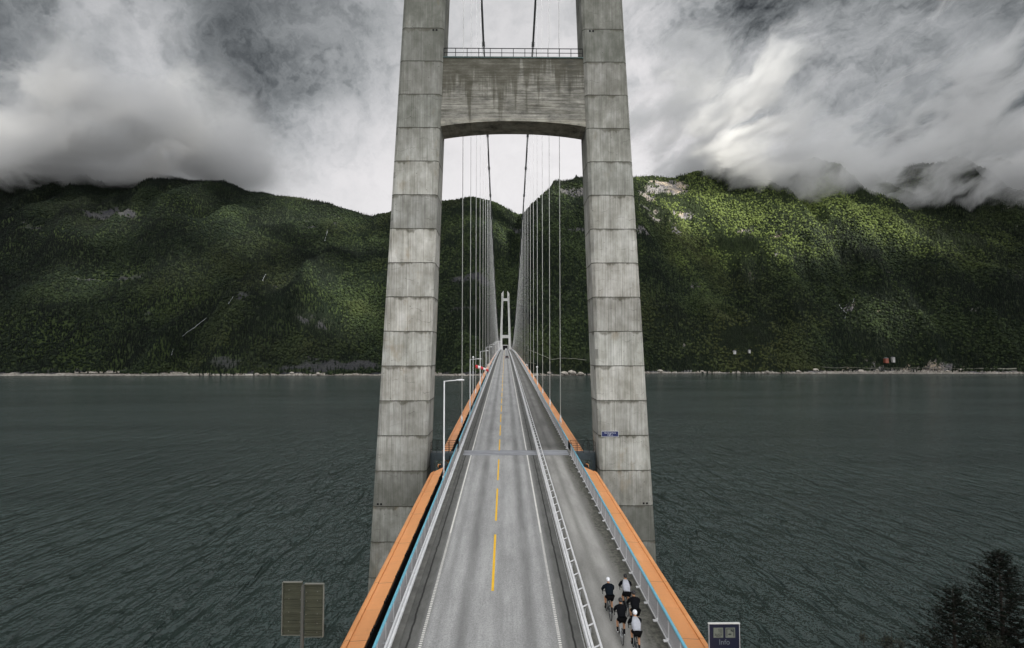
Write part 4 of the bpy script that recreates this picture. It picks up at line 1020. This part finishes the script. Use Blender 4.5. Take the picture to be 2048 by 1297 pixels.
# forest: one object, its own base mesh carries densities, trees are instanced on it
def foliage(dark, light, warm, lit_leaf):
    def fn(N, b):
        P = geo(N); oi = N.node('ShaderNodeObjectInfo').outputs['Random']
        patch = N.noise(P, .0035, 5, .62); fine = N.noise(P, .9, 3, .7)
        f = N.m('ADD', N.m('MULTIPLY', oi, .62), N.m('MULTIPLY', N.mr(patch, .36, .64), .45))
        c = N.mix(N.m('POWER', f, 1.5), dark, light)
        c = N.mix(N.mr(N.noise(P, .0021, 3, .5), .52, .66, 0, .45), c, warm)
        x, y, z = N.sep(P)[:3]
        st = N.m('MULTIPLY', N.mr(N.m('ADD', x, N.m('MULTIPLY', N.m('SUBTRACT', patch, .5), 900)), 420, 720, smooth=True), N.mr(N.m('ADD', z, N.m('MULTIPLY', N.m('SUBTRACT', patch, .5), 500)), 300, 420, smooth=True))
        c = N.mix(N.m('MULTIPLY', st, N.mr(f, .15, .75)), c, lit_leaf)  # sunlit look painted in: paler leaves where the sun patch falls
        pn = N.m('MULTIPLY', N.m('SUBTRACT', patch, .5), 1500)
        dkf = N.m('MAXIMUM', N.mr(N.m('ADD', x, pn), -250, -1500), N.mr(N.m('ADD', x, pn), 1250, 1750)); c = N.mix(N.m('MULTIPLY', dkf, .86), c, N.v('SCALE', dark, scale=.8))  # vignette darkening painted into the foliage at far left and far right
        c = N.v('SCALE', c, scale=N.mr(fine, .3, .7, .65, 1.3))
        N.l.new(c, b.inputs['Base Color']); b.inputs['Roughness'].default_value = .75; b.inputs['Specular IOR Level'].default_value = .15
    return fn
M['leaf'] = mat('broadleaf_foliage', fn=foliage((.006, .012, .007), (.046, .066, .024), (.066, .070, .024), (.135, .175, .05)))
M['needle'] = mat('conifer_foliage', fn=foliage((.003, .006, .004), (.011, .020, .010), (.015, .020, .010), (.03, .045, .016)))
def leafball(seed):
    random.seed(seed); mb = MB()
    for k in range(7):
        a = random.random() * 6.28; r_ = random.uniform(.2, .62); mb.ico((r_ * math.cos(a), r_ * math.sin(a), random.uniform(.35, 1.25)), random.uniform(.36, .60), 1, noise=.45)
    mb.ico((0, 0, .85), .75, 1, noise=.4); mb.tube([(0, 0, -.6), (0, 0, .6)], .05, 5)
    o = bpy.data.objects.new('broadleaf', mb.mesh('broadleaf', M['leaf'])); return o
def spire(seed):
    random.seed(seed); mb = MB(); n = 7
    for k in range(6):
        z0 = k * .42; r_ = .60 * (1 - k / 6.6); rr_ = [r_ * random.uniform(.7, 1.25) for _ in range(n)]
        mb.add([(rr_[i] * math.cos(6.28 * i / n + k), rr_[i] * math.sin(6.28 * i / n + k), z0 + random.uniform(-.06, .04)) for i in range(n)] + [(0, 0, z0 + .80)], [(i, (i + 1) % n, n) for i in range(n)])
    mb.tube([(0, 0, -.5), (0, 0, 1.2)], .05, 5)
    o = bpy.data.objects.new('spire', mb.mesh('spire', M['needle'])); return o
TREES = [leafball(1), leafball(2), leafball(3), spire(4), spire(5)]
def forest_nodes(density, smin, smax):
    g = bpy.data.node_groups.new('forest', 'GeometryNodeTree')
    g.interface.new_socket(name='Geometry', in_out='INPUT', socket_type='NodeSocketGeometry'); g.interface.new_socket(name='Geometry', in_out='OUTPUT', socket_type='NodeSocketGeometry')
    n, l = g.nodes, g.links; gi = n.new('NodeGroupInput'); go = n.new('NodeGroupOutput')
    dp = n.new('GeometryNodeDistributePointsOnFaces'); dp.distribute_method = 'RANDOM'; l.new(gi.outputs[0], dp.inputs['Mesh'])
    at = n.new('GeometryNodeInputNamedAttribute'); at.data_type = 'FLOAT'; at.inputs['Name'].default_value = 'dens'
    mu = n.new('ShaderNodeMath'); mu.operation = 'MULTIPLY'; mu.inputs[1].default_value = density; l.new(at.outputs['Attribute'], mu.inputs[0]); l.new(mu.outputs[0], dp.inputs['Density'])
    jn = n.new('GeometryNodeJoinGeometry')
    for o in reversed(TREES):
        q = n.new('GeometryNodeObjectInfo'); q.inputs['Object'].default_value = o; q.inputs['As Instance'].default_value = True; l.new(q.outputs['Geometry'], jn.inputs[0])
    ip = n.new('GeometryNodeInstanceOnPoints'); l.new(dp.outputs['Points'], ip.inputs['Points']); l.new(jn.outputs[0], ip.inputs['Instance']); ip.inputs['Pick Instance'].default_value = True
    pos = n.new('GeometryNodeInputPosition'); nz = n.new('ShaderNodeTexNoise'); nz.inputs['Scale'].default_value = .006; nz.inputs['Detail'].default_value = 4; l.new(pos.outputs[0], nz.inputs['Vector'])
    rv = n.new('FunctionNodeRandomValue'); rv.data_type = 'FLOAT'; rv.inputs[2].default_value = -.12; rv.inputs[3].default_value = .12
    ad = n.new('ShaderNodeMath'); ad.operation = 'ADD'; l.new(nz.outputs[0], ad.inputs[0]); l.new(rv.outputs[1], ad.inputs[1])
    gt = n.new('ShaderNodeMath'); gt.operation = 'GREATER_THAN'; l.new(ad.outputs[0], gt.inputs[0]); gt.inputs[1].default_value = .485
    r3 = n.new('FunctionNodeRandomValue'); r3.data_type = 'INT'; r3.inputs[4].default_value = 0; r3.inputs[5].default_value = 2; r3.inputs['Seed'].default_value = 5
    r2 = n.new('FunctionNodeRandomValue'); r2.data_type = 'INT'; r2.inputs[4].default_value = 3; r2.inputs[5].default_value = 4; r2.inputs['Seed'].default_value = 6
    sw = n.new('GeometryNodeSwitch'); sw.input_type = 'INT'; l.new(gt.outputs[0], sw.inputs[0]); l.new(r3.outputs[2], sw.inputs[1]); l.new(r2.outputs[2], sw.inputs[2]); l.new(sw.outputs[0], ip.inputs['Instance Index'])
    rs_ = n.new('FunctionNodeRandomValue'); rs_.data_type = 'FLOAT'; rs_.inputs[2].default_value = smin; rs_.inputs[3].default_value = smax; rs_.inputs['Seed'].default_value = 9
    cb_ = n.new('ShaderNodeCombineXYZ'); l.new(rs_.outputs[1], cb_.inputs[0]); l.new(rs_.outputs[1], cb_.inputs[1])
    m2 = n.new('ShaderNodeMath'); m2.operation = 'MULTIPLY'; m2.inputs[1].default_value = 1.25; l.new(rs_.outputs[1], m2.inputs[0]); l.new(m2.outputs[0], cb_.inputs[2]); l.new(cb_.outputs[0], ip.inputs['Scale'])
    rr_ = n.new('FunctionNodeRandomValue'); rr_.data_type = 'FLOAT_VECTOR'; rr_.inputs[0].default_value = (-.08, -.08, 0); rr_.inputs[1].default_value = (.08, .08, 6.28); rr_.inputs['Seed'].default_value = 3; l.new(rr_.outputs[0], ip.inputs['Rotation'])
    l.new(ip.outputs[0], go.inputs[0]); return g
sel = (PX > -160) & (PX < 2220)
c0 = np.where(cols_ > -160)[0][0]; c1 = np.where(cols_ < 2220)[0][-1]
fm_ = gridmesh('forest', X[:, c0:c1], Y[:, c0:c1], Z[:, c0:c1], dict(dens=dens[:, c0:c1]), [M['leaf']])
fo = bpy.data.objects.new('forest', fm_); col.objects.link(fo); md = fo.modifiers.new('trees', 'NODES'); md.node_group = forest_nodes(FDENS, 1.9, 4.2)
tag(fo, 'dense mixed forest of small broadleaf and conifer trees covering the far mountainside', 'forest', kind='stuff')

# surface lookup on the far slope along a bearing
def on_slope(px, py):
    t = np.linspace(.0, 1.0, 700); x_, y_, z_ = terr(np.full(700, float(px)), t); e = 702 - 1158 * (z_ - 60) / y_
    i = int(np.argmax(e <= py)); return Vector((x_[i], y_[i], z_[i]))
# waterfalls and a snow field
M['falls'] = mat('white_falling_water', **mottled((.30, .32, .34), .5, .3, .5)); M['snow'] = mat('old_snow', (.7, .72, .75), .7)
WF = [('slim white waterfall streak high on the wooded slope left of the tower', [(655, 462), (652, 474), (650, 486)], 1.6), ('short white waterfall in the middle of the left slope', [(534, 552), (530, 560), (528, 568)], 1.5),
      ('white waterfall leaping off the dark rock on the left slope', [(471, 597), (466, 605), (462, 612)], 2.6), ('white cascade running down to the left below the rock slab', [(420, 640), (405, 652), (385, 668), (373, 678)], 2.2),
      ('white waterfall in the ravine on the right slope', [(1681, 613), (1689, 624), (1696, 630), (1692, 640)], 2.6), ('thin waterfall beside the ravine on the right slope', [(1712, 600), (1709, 610)], 1.6), ('small low waterfall above the left shore', [(356, 703), (352, 716)], 1.4)]
for lb, pts, wd in WF:
    P_ = [];
    for i in range(len(pts) - 1):
        for k in range(5): f = k / 5; P_.append(on_slope(pts[i][0] * (1 - f) + pts[i + 1][0] * f + random.uniform(-.8, .8), pts[i][1] * (1 - f) + pts[i + 1][1] * f))
    P_.append(on_slope(*pts[-1])); P_ = [p + Vector((0, -9, 4)) for p in P_]
    mb = MB(); mb.tube(P_, [wd * .45 * random.choice((.15, .5, 1.0, 1.1)) for _ in P_], 6, flat=.5); o = mb.build('waterfall', M['falls'], None, True); tag(o, lb, 'waterfall', 'waterfalls on the far mountains')
# tunnel portal beyond the far tower
tp = empty('tunnel_portal', (-.5, 1436, 46))
mb = MB(); mb.box((0, 6, 14), (17, 12, 30)); mb.build('rock_frame', M['plain_concrete'], tp)
mb = MB(); mb.box((0, -.3, 14), (11.6, .5, 26)); mb.build('dark_opening', M['black'], tp)
mb = MB(); mb.box((0, -.5, 27.5), (14.5, .8, .9)); mb.box((-6.5, -.5, 14), (.8, .8, 27)); mb.box((6.5, -.5, 14), (.8, .8, 27)); mb.build('portal_edge', M['white_steel'], tp)
tag(tp, 'dark square tunnel mouth in the mountain at the end of the bridge', 'tunnel')
# coast road ledges, houses, boulders on the shore
M['road_far'] = mat('pale_coast_road', (.17, .17, .14), .9)
mb = MB()
for pl, w_ in (([(1055, 702), (1080, 712), (1103, 722), (1130, 719), (1180, 724)], 1.7), ([(1052, 727), (1075, 731)], 1.5), ([(1770, 739), (1830, 739), (1900, 740), (1980, 740), (2048, 741)], 1.6), ([(1640, 736), (1660, 738), (1700, 739), (1770, 739)], 1.3)):
    P_ = []
    for i in range(len(pl) - 1):
        for k in range(6): f = k / 6; P_.append(on_slope(pl[i][0] * (1 - f) + pl[i + 1][0] * f, pl[i][1] * (1 - f) + pl[i + 1][1] * f) + Vector((0, -7, 2.5)))
    mb.tube(P_, w_, 6, flat=.35)
tag(mb.build('coast_road', M['road_far']), kind='structure')
M['house_white'] = mat('white_house_wall', (.36, .36, .35), .8); M['house_red'] = mat('red_house_wall', (.22, .06, .035), .7); M['roof'] = mat('grey_house_roof', (.09, .09, .095), .8); M['hwin'] = mat('house_window', (.03, .035, .04), .2)
def house(px, py, w_, d_, h_, wm, rm, label):
    p = on_slope(px, py); t = empty('house', p + Vector((0, -8, 1)))
    mb = MB(); mb.box((0, 0, h_ / 2 - 3), (w_, d_, h_ + 6)); mb.build('wall', wm, t)
    mb = MB(); mb.loft([[(-w_ / 2 - .4, y_, h_), (w_ / 2 + .4, y_, h_), (0, y_, h_ + w_ * .32)] for y_ in (-d_ / 2 - .4, d_ / 2 + .4)]); mb.build('roof', rm, t)
    for k in range(2):
        for q in range(2): mb = MB(); mb.box((-w_ * .22 + k * w_ * .44, -d_ / 2 - .03, h_ * .3 + q * h_ * .38), (w_ * .15, .12, h_ * .18)); mb.build('window', M['hwin'], t)
    tag(t, label, 'house')
house(1787, 722, 7, 8, 8, M['house_white'], M['roof'], 'white house among the trees above the right shore')
house(1773, 724, 9, 9, 7, M['house_red'], M['roof'], 'red brown house just left of the white one on the right shore')
house(1468, 706, 7, 7, 3, M['house_white'], M['roof'], 'low white roofed cottage in a clearing on the right shore')
house(1498, 705, 5, 6, 3, M['house_white'], M['roof'], 'small pale cottage at the right end of the clearing')
M['boulder'] = mat('pale_shore_rock', **mottled((.36, .33, .29), .35, .3, .85))
BS = [(1319, 743, 4.5), (1722, 744, 5.5), (1534, 745, 3.5), (1755, 742, 3), (1403, 744, 3), (1128, 748, 5), (1142, 747, 6), (1160, 748, 4.5), (1097, 747, 3), (1800, 745, 3), (1850, 744, 4.5), (1925, 742, 5), (1898, 744, 4), (289, 746, 4), (520, 749, 3), (640, 748, 3.5), (588, 747, 3), (1630, 741, 5), (1596, 744, 3.5)]
for i, (px, py, r_) in enumerate(sorted(BS)):
    p = on_slope(px, py); random.seed(i + 50); mb = MB(); mb.ico((0, 0, r_ * .3), r_, 2, sc_=(1.5, .9, .75), noise=.35); mb.ico((r_ * 1.2, .5, 0), r_ * .6, 2, sc_=(1.3, 1, .8), noise=.4)
    o = mb.build('boulder', M['boulder'], None, False); o.location = (p.x, p.y - 6, max(p.z, .3)); side = 'left' if px < 750 else ('middle' if px < 1200 else 'right')
    SC = globals().setdefault('SC', {}); SC[side] = SC.get(side, 0) + 1
    tag(o, 'pale boulder at the far water line, ' + ORD[SC[side] - 1] + {'left': ' from the left edge', 'middle': ' right of the far tower', 'right': ' right of the near right tower leg'}[side], 'boulder', 'pale boulders along the far shore')

# water
mb = MB(); mb.add([(-9000, -3000, 0), (9000, -3000, 0), (9000, 6000, 0), (-9000, 6000, 0)], [(0, 1, 2, 3)]); tag(mb.build('water', M['water']), kind='structure')

# ------------------------------------------------------------------ near bank with trees, bottom right
xs_ = np.linspace(-140, 160, 61); y_ = np.linspace(-120, 96, 55); GX, GY = np.meshgrid(xs_, y_)
GZ = np.minimum(46.2, 58.2 - .62 * GY) + (fbm(GX / 9, GY / 9, 4, 40) - .6) * 2.2; GZ = np.where((abs(GX) < 9) & (GY < 24), np.minimum(GZ, 46.2), GZ); GZ = np.where((abs(GX) < 18) & (GY > 20), GZ - 3, GZ)
def bank_fn(N, b):
    P = geo(N); n = N.noise(P, .6, 6, .7); N.l.new(N.mix(N.mr(n, .35, .65), (.015, .02, .01), (.05, .06, .025)), b.inputs['Base Color'])
nb_ = gridmesh('hillside', GX, GY, GZ, {}, [mat('bank_ground', fn=bank_fn)]); o = bpy.data.objects.new('hillside', nb_); col.objects.link(o); tag(o, kind='structure')
def gz(x, y): return float(np.minimum(46.2, 58.2 - .62 * y) - .4)
def needle_fn(N, b):
    P = geo(N); n = N.noise(P, 1.4, 4, .7); N.l.new(N.mix(N.mr(n, .3, .7), (.002, .004, .0025), (.006, .010, .005)), b.inputs['Base Color']); b.inputs['Roughness'].default_value = .8; b.inputs['Specular IOR Level'].default_value = .1
M['near_needle'] = mat('dark_pine_needles', fn=needle_fn)
def nleaf_fn(N, b):
    P = geo(N); n = N.noise(P, 2.2, 4, .7); n2 = N.noise(P, 9, 2, .6)
    c = N.mix(N.mr(n, .3, .7), (.003, .006, .003), (.010, .016, .006)); c = N.mix(N.mr(n2, .62, .68, 0, .5), c, (.09, .10, .02))
    N.l.new(c, b.inputs['Base Color']); b.inputs['Roughness'].default_value = .7
M['near_leaf'] = mat('dark_shrub_leaves', fn=nleaf_fn); M['bark'] = mat('dark_bark', **mottled((.035, .028, .022), .3, 3, .9))
def conifer(x, y, ztop, wid, seed, label, droop=.25, sparse=1.0):
    random.seed(seed); z0 = gz(x, y); H = ztop - z0; t = empty('conifer_tree', (x, y, z0))
    mb = MB(); mb.tube([(0, 0, -.5), (.05, 0, H * .5), (0, .05, H * .97)], [.26, .15, .02], 8)
    crown = MB(); z = H * .12; br = MB()
    while z < H * .985:
        f = (1 - z / H); L = wid * (f ** .80) * random.uniform(.72, 1.18) + .16; n = int(5 + 3 * f)
        ph = random.random() * 6.28
        for k in range(n):
            a = ph + 6.283 * k / n + random.uniform(-.35, .35); l = L * random.uniform(.55, 1.18); up = .30 - droop * random.uniform(.5, 1.6) * f
            if random.random() > sparse: continue
            d = Vector((math.cos(a), math.sin(a), 0)); tip = Vector((0, 0, z)) + d * l + Vector((0, 0, l * up + .12))
            mb.tube([(0, 0, z), Vector((0, 0, z)) + d * l * .5 + Vector((0, 0, l * up * .35)), tip], [.035 * f + .012, .02, .006], 4, cap=False)
            m_ = int(7 + l * 17)
            for q in range(m_):
                s = .18 + .85 * (q / m_); p = Vector((0, 0, z)).lerp(tip, s) + Vector((random.gauss(0, .05), random.gauss(0, .05), random.gauss(0, .035) + l * up * -.15 * math.sin(s * 3.1)))
                side = Vector((-d.y, d.x, 0)) * random.choice((-1, 1)); ln = random.uniform(.16, .36) * (1.15 - s * .6)
                e = p + (side * random.uniform(.5, 1) + d * random.uniform(.4, 1)).normalized() * ln + Vector((0, 0, random.uniform(-.06, .10)))
                w_ = Vector((0, 0, 1)).cross(e - p).normalized() * .035 + Vector((0, 0, random.uniform(-.03, .03)))
                crown.add([p - w_, p + w_, e + w_ * .3, e - w_ * .3], [(0, 1, 2, 3)])
        z += .13 + .24 * f
    mb.build('trunk', M['bark'], t); crown.build('crown', M['near_needle'], t)
    tag(t, label, 'tree'); return t
conifer(36.9, 44.6, 44.8, 8.6, 3, 'tall dark spruce at the lower right edge, tallest of the trees by the water')
conifer(32.75, 44.0, 42.35, 6.2, 8, 'smaller dark conifer left of the tall spruce in the lower right corner', .1, .8)
def shrub(x, y, ztop, wid, seed, label, n=2600, gaps=.5):
    random.seed(seed); z0 = gz(x, y); H = ztop - z0; t = empty('broadleaf_tree', (x, y, z0)); mb = MB(); lf = MB(); tips = []
    for k in range(9):
        a = random.random() * 6.28; r_ = random.uniform(.2, 1) * wid; tz = H * random.uniform(.72, .99) * (1 - .18 * r_ / wid); p0 = Vector((0, 0, 0)); p1 = Vector((r_ * .35 * math.cos(a), r_ * .35 * math.sin(a), tz * .5)); p2 = Vector((r_ * math.cos(a), r_ * math.sin(a), tz))
        mb.tube([p0, p1, p2], [.10, .05, .012], 5)
        for q in range(9):
            s = random.uniform(.45, 1); b0 = p1.lerp(p2, (s - .45) / .55) ; b1 = b0 + Vector((random.gauss(0, .55), random.gauss(0, .55), random.uniform(-.1, .7))); mb.tube([b0, b1], [.018, .005], 4, cap=False); tips.append((b0, b1))
    for q in range(n):
        b0, b1 = random.choice(tips); p = b0.lerp(b1, random.random() * 1.1) + Vector((random.gauss(0, .13), random.gauss(0, .13), random.gauss(0, .11)))
        u = Vector((random.gauss(0, 1), random.gauss(0, 1), random.gauss(0, .6))).normalized(); v_ = u.orthogonal().normalized(); s = random.uniform(.05, .11)
        lf.add([p - u * s, p + v_ * s * .6, p + u * s, p - v_ * s * .6], [(0, 1, 2, 3)])
    mb.build('trunk', M['bark'], t); lf.build('crown', M['near_leaf'], t); tag(t, label, 'tree')
shrub(35.6, 42.5, 40.6, 3.0, 21, 'leafy broadleaf tree in the bottom right corner in front of the tall spruce', 6500)
shrub(38.2, 43.2, 41.3, 2.2, 22, 'leafy broadleaf tree at the right edge below the tall spruce', 4500)
shrub(25.6, 43.5, 39.9, 1.4, 23, 'thin dark bush at the bottom edge, leftmost of the plants by the water', 4200)
shrub(27.6, 43.8, 40.0, 1.2, 24, 'sparse dark bush next to the leftmost one at the bottom edge', 3600)
shrub(30.6, 42.0, 38.6, 1.6, 25, 'low dark bush at the foot of the smaller conifer', 5000)

# ------------------------------------------------------------------ unseen slab added to block the sun, its gap lighting the right slope
LIT = [(1400, 415, 95, 45), (1500, 440, 90, 42), (1640, 455, 95, 38), (1780, 470, 120, 36), (1330, 385, 70, 40), (1570, 490, 40, 34), (1130, 372, 70, 22), (1000, 410, 40, 18)]
def build_sun_blocker():
    C0 = Vector((0, 2000, 350)) + SUN * 8000; u = Vector((0, 0, 1)).cross(SUN).normalized(); v = SUN.cross(u).normalized()
    n1, n2, st = 76, 60, 105.0; keep = {}
    tcol, tt_ = np.meshgrid(cols_, np.linspace(.02, 1.03, 90)); sx, sy, sz = terr(tcol, tt_)
    epx = 1010 + 1158 * (sx - CAMX) / sy; epy = 702 - 1158 * (sz - 60) / sy
    m = np.zeros_like(sx); nzz = (fbm(sx / 160, (sy + sz) / 130, 4, 77) - .5)
    for cx_, cy_, rx, ry in LIT: m = np.maximum(m, 1.15 - ((epx - cx_) / rx) ** 2 - ((epy - cy_) / ry) ** 2)
    lit = (m + nzz * 2.2) > .33
    # cells whose sun ray meets a lit point are left open
    rel = np.stack([sx, sy, sz], -1).reshape(-1, 3) - np.array(C0); a = rel @ np.array(u); b = rel @ np.array(v)
    ia = np.floor(a / st).astype(int) + n1 // 2; ib = np.floor(b / st).astype(int) + n2 // 2
    cnt = {}
    for i, j, L in zip(ia, ib, lit.reshape(-1)):
        q = cnt.setdefault((i, j), [0, 0]); q[0] += 1; q[1] += int(L)
    ms = np.zeros_like(sx)
    for cx_, cy_, rx, ry in ((330, 425, 170, 45), (560, 470, 130, 50), (700, 520, 70, 50), (960, 430, 80, 40), (1150, 420, 60, 30), (1420, 690, 160, 40), (1600, 640, 60, 30)): ms = np.maximum(ms, 1.1 - ((epx - cx_) / rx) ** 2 - ((epy - cy_) / ry) ** 2)
    ms = (ms + nzz * 1.6) > .2; soft = {}
    for i, j, L in zip(ia, ib, ms.reshape(-1)): soft[(i, j)] = soft.get((i, j), 0) + int(L)
    mb = MB(); th = 260.0
    hgt = fbm(np.arange(n1 + 1)[:, None] / 6.0 + np.zeros((1, n2 + 1)), np.arange(n2 + 1)[None, :] / 6.0 + np.zeros((n1 + 1, 1)), 3, 60)
    def vid(i, j, k): return (i * (n2 + 1) + j) * 2 + k
    for i in range(n1 + 1):
        for j in range(n2 + 1):
            jx, jy = (random.random() - .5) * 60, (random.random() - .5) * 60; p = C0 + u * ((i - n1 / 2) * st + jx) + v * ((j - n2 / 2) * st + jy)
            mb.v.append(tuple(p - SUN * (th * .5 + hgt[i, j] * 260))); mb.v.append(tuple(p + SUN * (th * .5 + hgt[i, j] * 200)))
    K = set()
    for i in range(n1):
        for j in range(n2):
            q = cnt.get((i, j))
            if q and q[1] > .5 * q[0]: continue
            if q and soft.get((i, j), 0) > .5 * q[0] and random.random() < .20: continue
            K.add((i, j))
    for (i, j) in K:
        f = [(vid(i, j, 0), vid(i, j + 1, 0), vid(i + 1, j + 1, 0), vid(i + 1, j, 0)), (vid(i, j, 1), vid(i + 1, j, 1), vid(i + 1, j + 1, 1), vid(i, j + 1, 1))]
        for (di, dj, e0, e1) in ((-1, 0, (i, j), (i, j + 1)), (1, 0, (i + 1, j + 1), (i + 1, j)), (0, -1, (i + 1, j), (i, j)), (0, 1, (i, j + 1), (i + 1, j + 1))):
            if (i + di, j + dj) not in K: f.append((vid(*e0, 0), vid(*e0, 1), vid(*e1, 1), vid(*e1, 0)))
        mb.f += f; mb.mi += [0] * len(f)
    o = mb.build('sun_blocker', mat('blocker_white', (.85, .86, .88), 1.0), None, True); tag(o, kind='structure')
random.seed(5); build_sun_blocker()

# ------------------------------------------------------------------ cloud banks lying on the mountain tops (real volumes)
def bank(name, box, dens_fn, alb):
    (x0, x1), (y0, y1), (z0, z1) = box; mb = MB(); mb.box(((x0 + x1) / 2, (y0 + y1) / 2, (z0 + z1) / 2), (x1 - x0, y1 - y0, z1 - z0))
    m = bpy.data.materials.new(name + '_vapour'); m.use_nodes = True; N = NT(m.node_tree); N.n.clear(); out = N.node('ShaderNodeOutputMaterial')
    pv = N.node('ShaderNodeVolumePrincipled'); pv.inputs['Color'].default_value = (alb, alb * 1.003, alb * 1.008, 1); pv.inputs['Anisotropy'].default_value = .2
    N.l.new(dens_fn(N), pv.inputs['Density']); N.l.new(pv.outputs[0], out.inputs['Volume'])
    m.cycles.volume_step_rate = .13; m.cycles.homogeneous_volume = False if hasattr(m.cycles, 'homogeneous_volume') else False
    o = mb.build(name, m); tag(o, kind='stuff'); return o
def d_left(N):
    P = geo(N); x, y, z = N.sep(P)[:3]
    w = N.v('SCALE', N.v('SUBTRACT', N.noise(P, .004, 3, .5, color=True), (.5, .5, .5)), scale=260)
    n = N.noise(N.v('MULTIPLY', N.v('ADD', P, w), (1, 1, 1.3)), .0042, 8, .60, .2)
    base = N.m('ADD', 600, N.m('MULTIPLY', N.mr(x, -2200, -1300), 235))
    up = N.m('SUBTRACT', z, N.m('ADD', base, N.m('MULTIPLY', N.m('SUBTRACT', n, .5), -420)))
    k = N.mr(up, 0, 55, smooth=True)
    top = N.m('ADD', N.m('MULTIPLY', N.m('SUBTRACT', z, base), -.0016), N.m('MULTIPLY', N.m('SUBTRACT', n, .5), 3.2))      # breaks up with height
    k = N.m('MULTIPLY', k, N.mr(top, -.55, .05, smooth=True))
    k = N.m('MULTIPLY', k, N.mr(N.m('ADD', x, N.m('MULTIPLY', N.m('SUBTRACT', n, .5), 1200)), -930, -1250, smooth=True))
    return N.m('MULTIPLY', k, .013)
def d_right(N):
    P = geo(N); x, y, z = N.sep(P)[:3]
    w = N.v('SCALE', N.v('SUBTRACT', N.noise(P, .004, 3, .5, color=True), (.5, .5, .5)), scale=260)
    mp = N.node('ShaderNodeMapping', vector_type='TEXTURE'); N.set(mp.inputs[0], N.v('ADD', P, w)); mp.inputs['Rotation'].default_value = (0, R(-33), 0); mp.inputs['Scale'].default_value = (430, 330, 130)
    n = N.noise(mp.outputs[0], 1, 8, .62, .2)
    lo = N.ramp(N.mr(x, 600, 2600), [(0, 1.0), (.10, .62), (.22, .25), (.4, .10), (1, .0)])
    base = N.m('ADD', N.m('ADD', 530, N.m('MULTIPLY', lo, 350)), N.m('MULTIPLY', N.m('MAXIMUM', 0, N.m('SUBTRACT', 2090, y)), 1.22))
    up = N.m('SUBTRACT', z, N.m('ADD', base, N.m('MULTIPLY', N.m('SUBTRACT', n, .5), -460)))
    k = N.mr(up, 0, 50, smooth=True)
    top = N.m('ADD', N.m('MULTIPLY', N.m('SUBTRACT', z, base), -.0014), N.m('MULTIPLY', N.m('SUBTRACT', n, .5), 3.4))
    k = N.m('MULTIPLY', k, N.mr(top, -.55, .05, smooth=True))
    k = N.m('MULTIPLY', k, N.mr(N.m('ADD', x, N.m('MULTIPLY', N.m('SUBTRACT', n, .5), 900)), 620, 840, smooth=True))
    k = N.m('MULTIPLY', k, N.mr(N.m('ADD', N.m('ADD', y, N.mr(x, 1250, 1650, 0, 150)), N.m('MULTIPLY', N.m('SUBTRACT', n, .5), 260)), 2010, 2110, smooth=True))
    return N.m('MULTIPLY', k, .014)
if BANKS:
    bank('cloud_bank', ((-3300, -800), (1950, 2950), (560, 1300)), d_left, .80)
    bank('cloud_bank', ((540, 3300), (1800, 2900), (480, 1350)), d_right, .935)
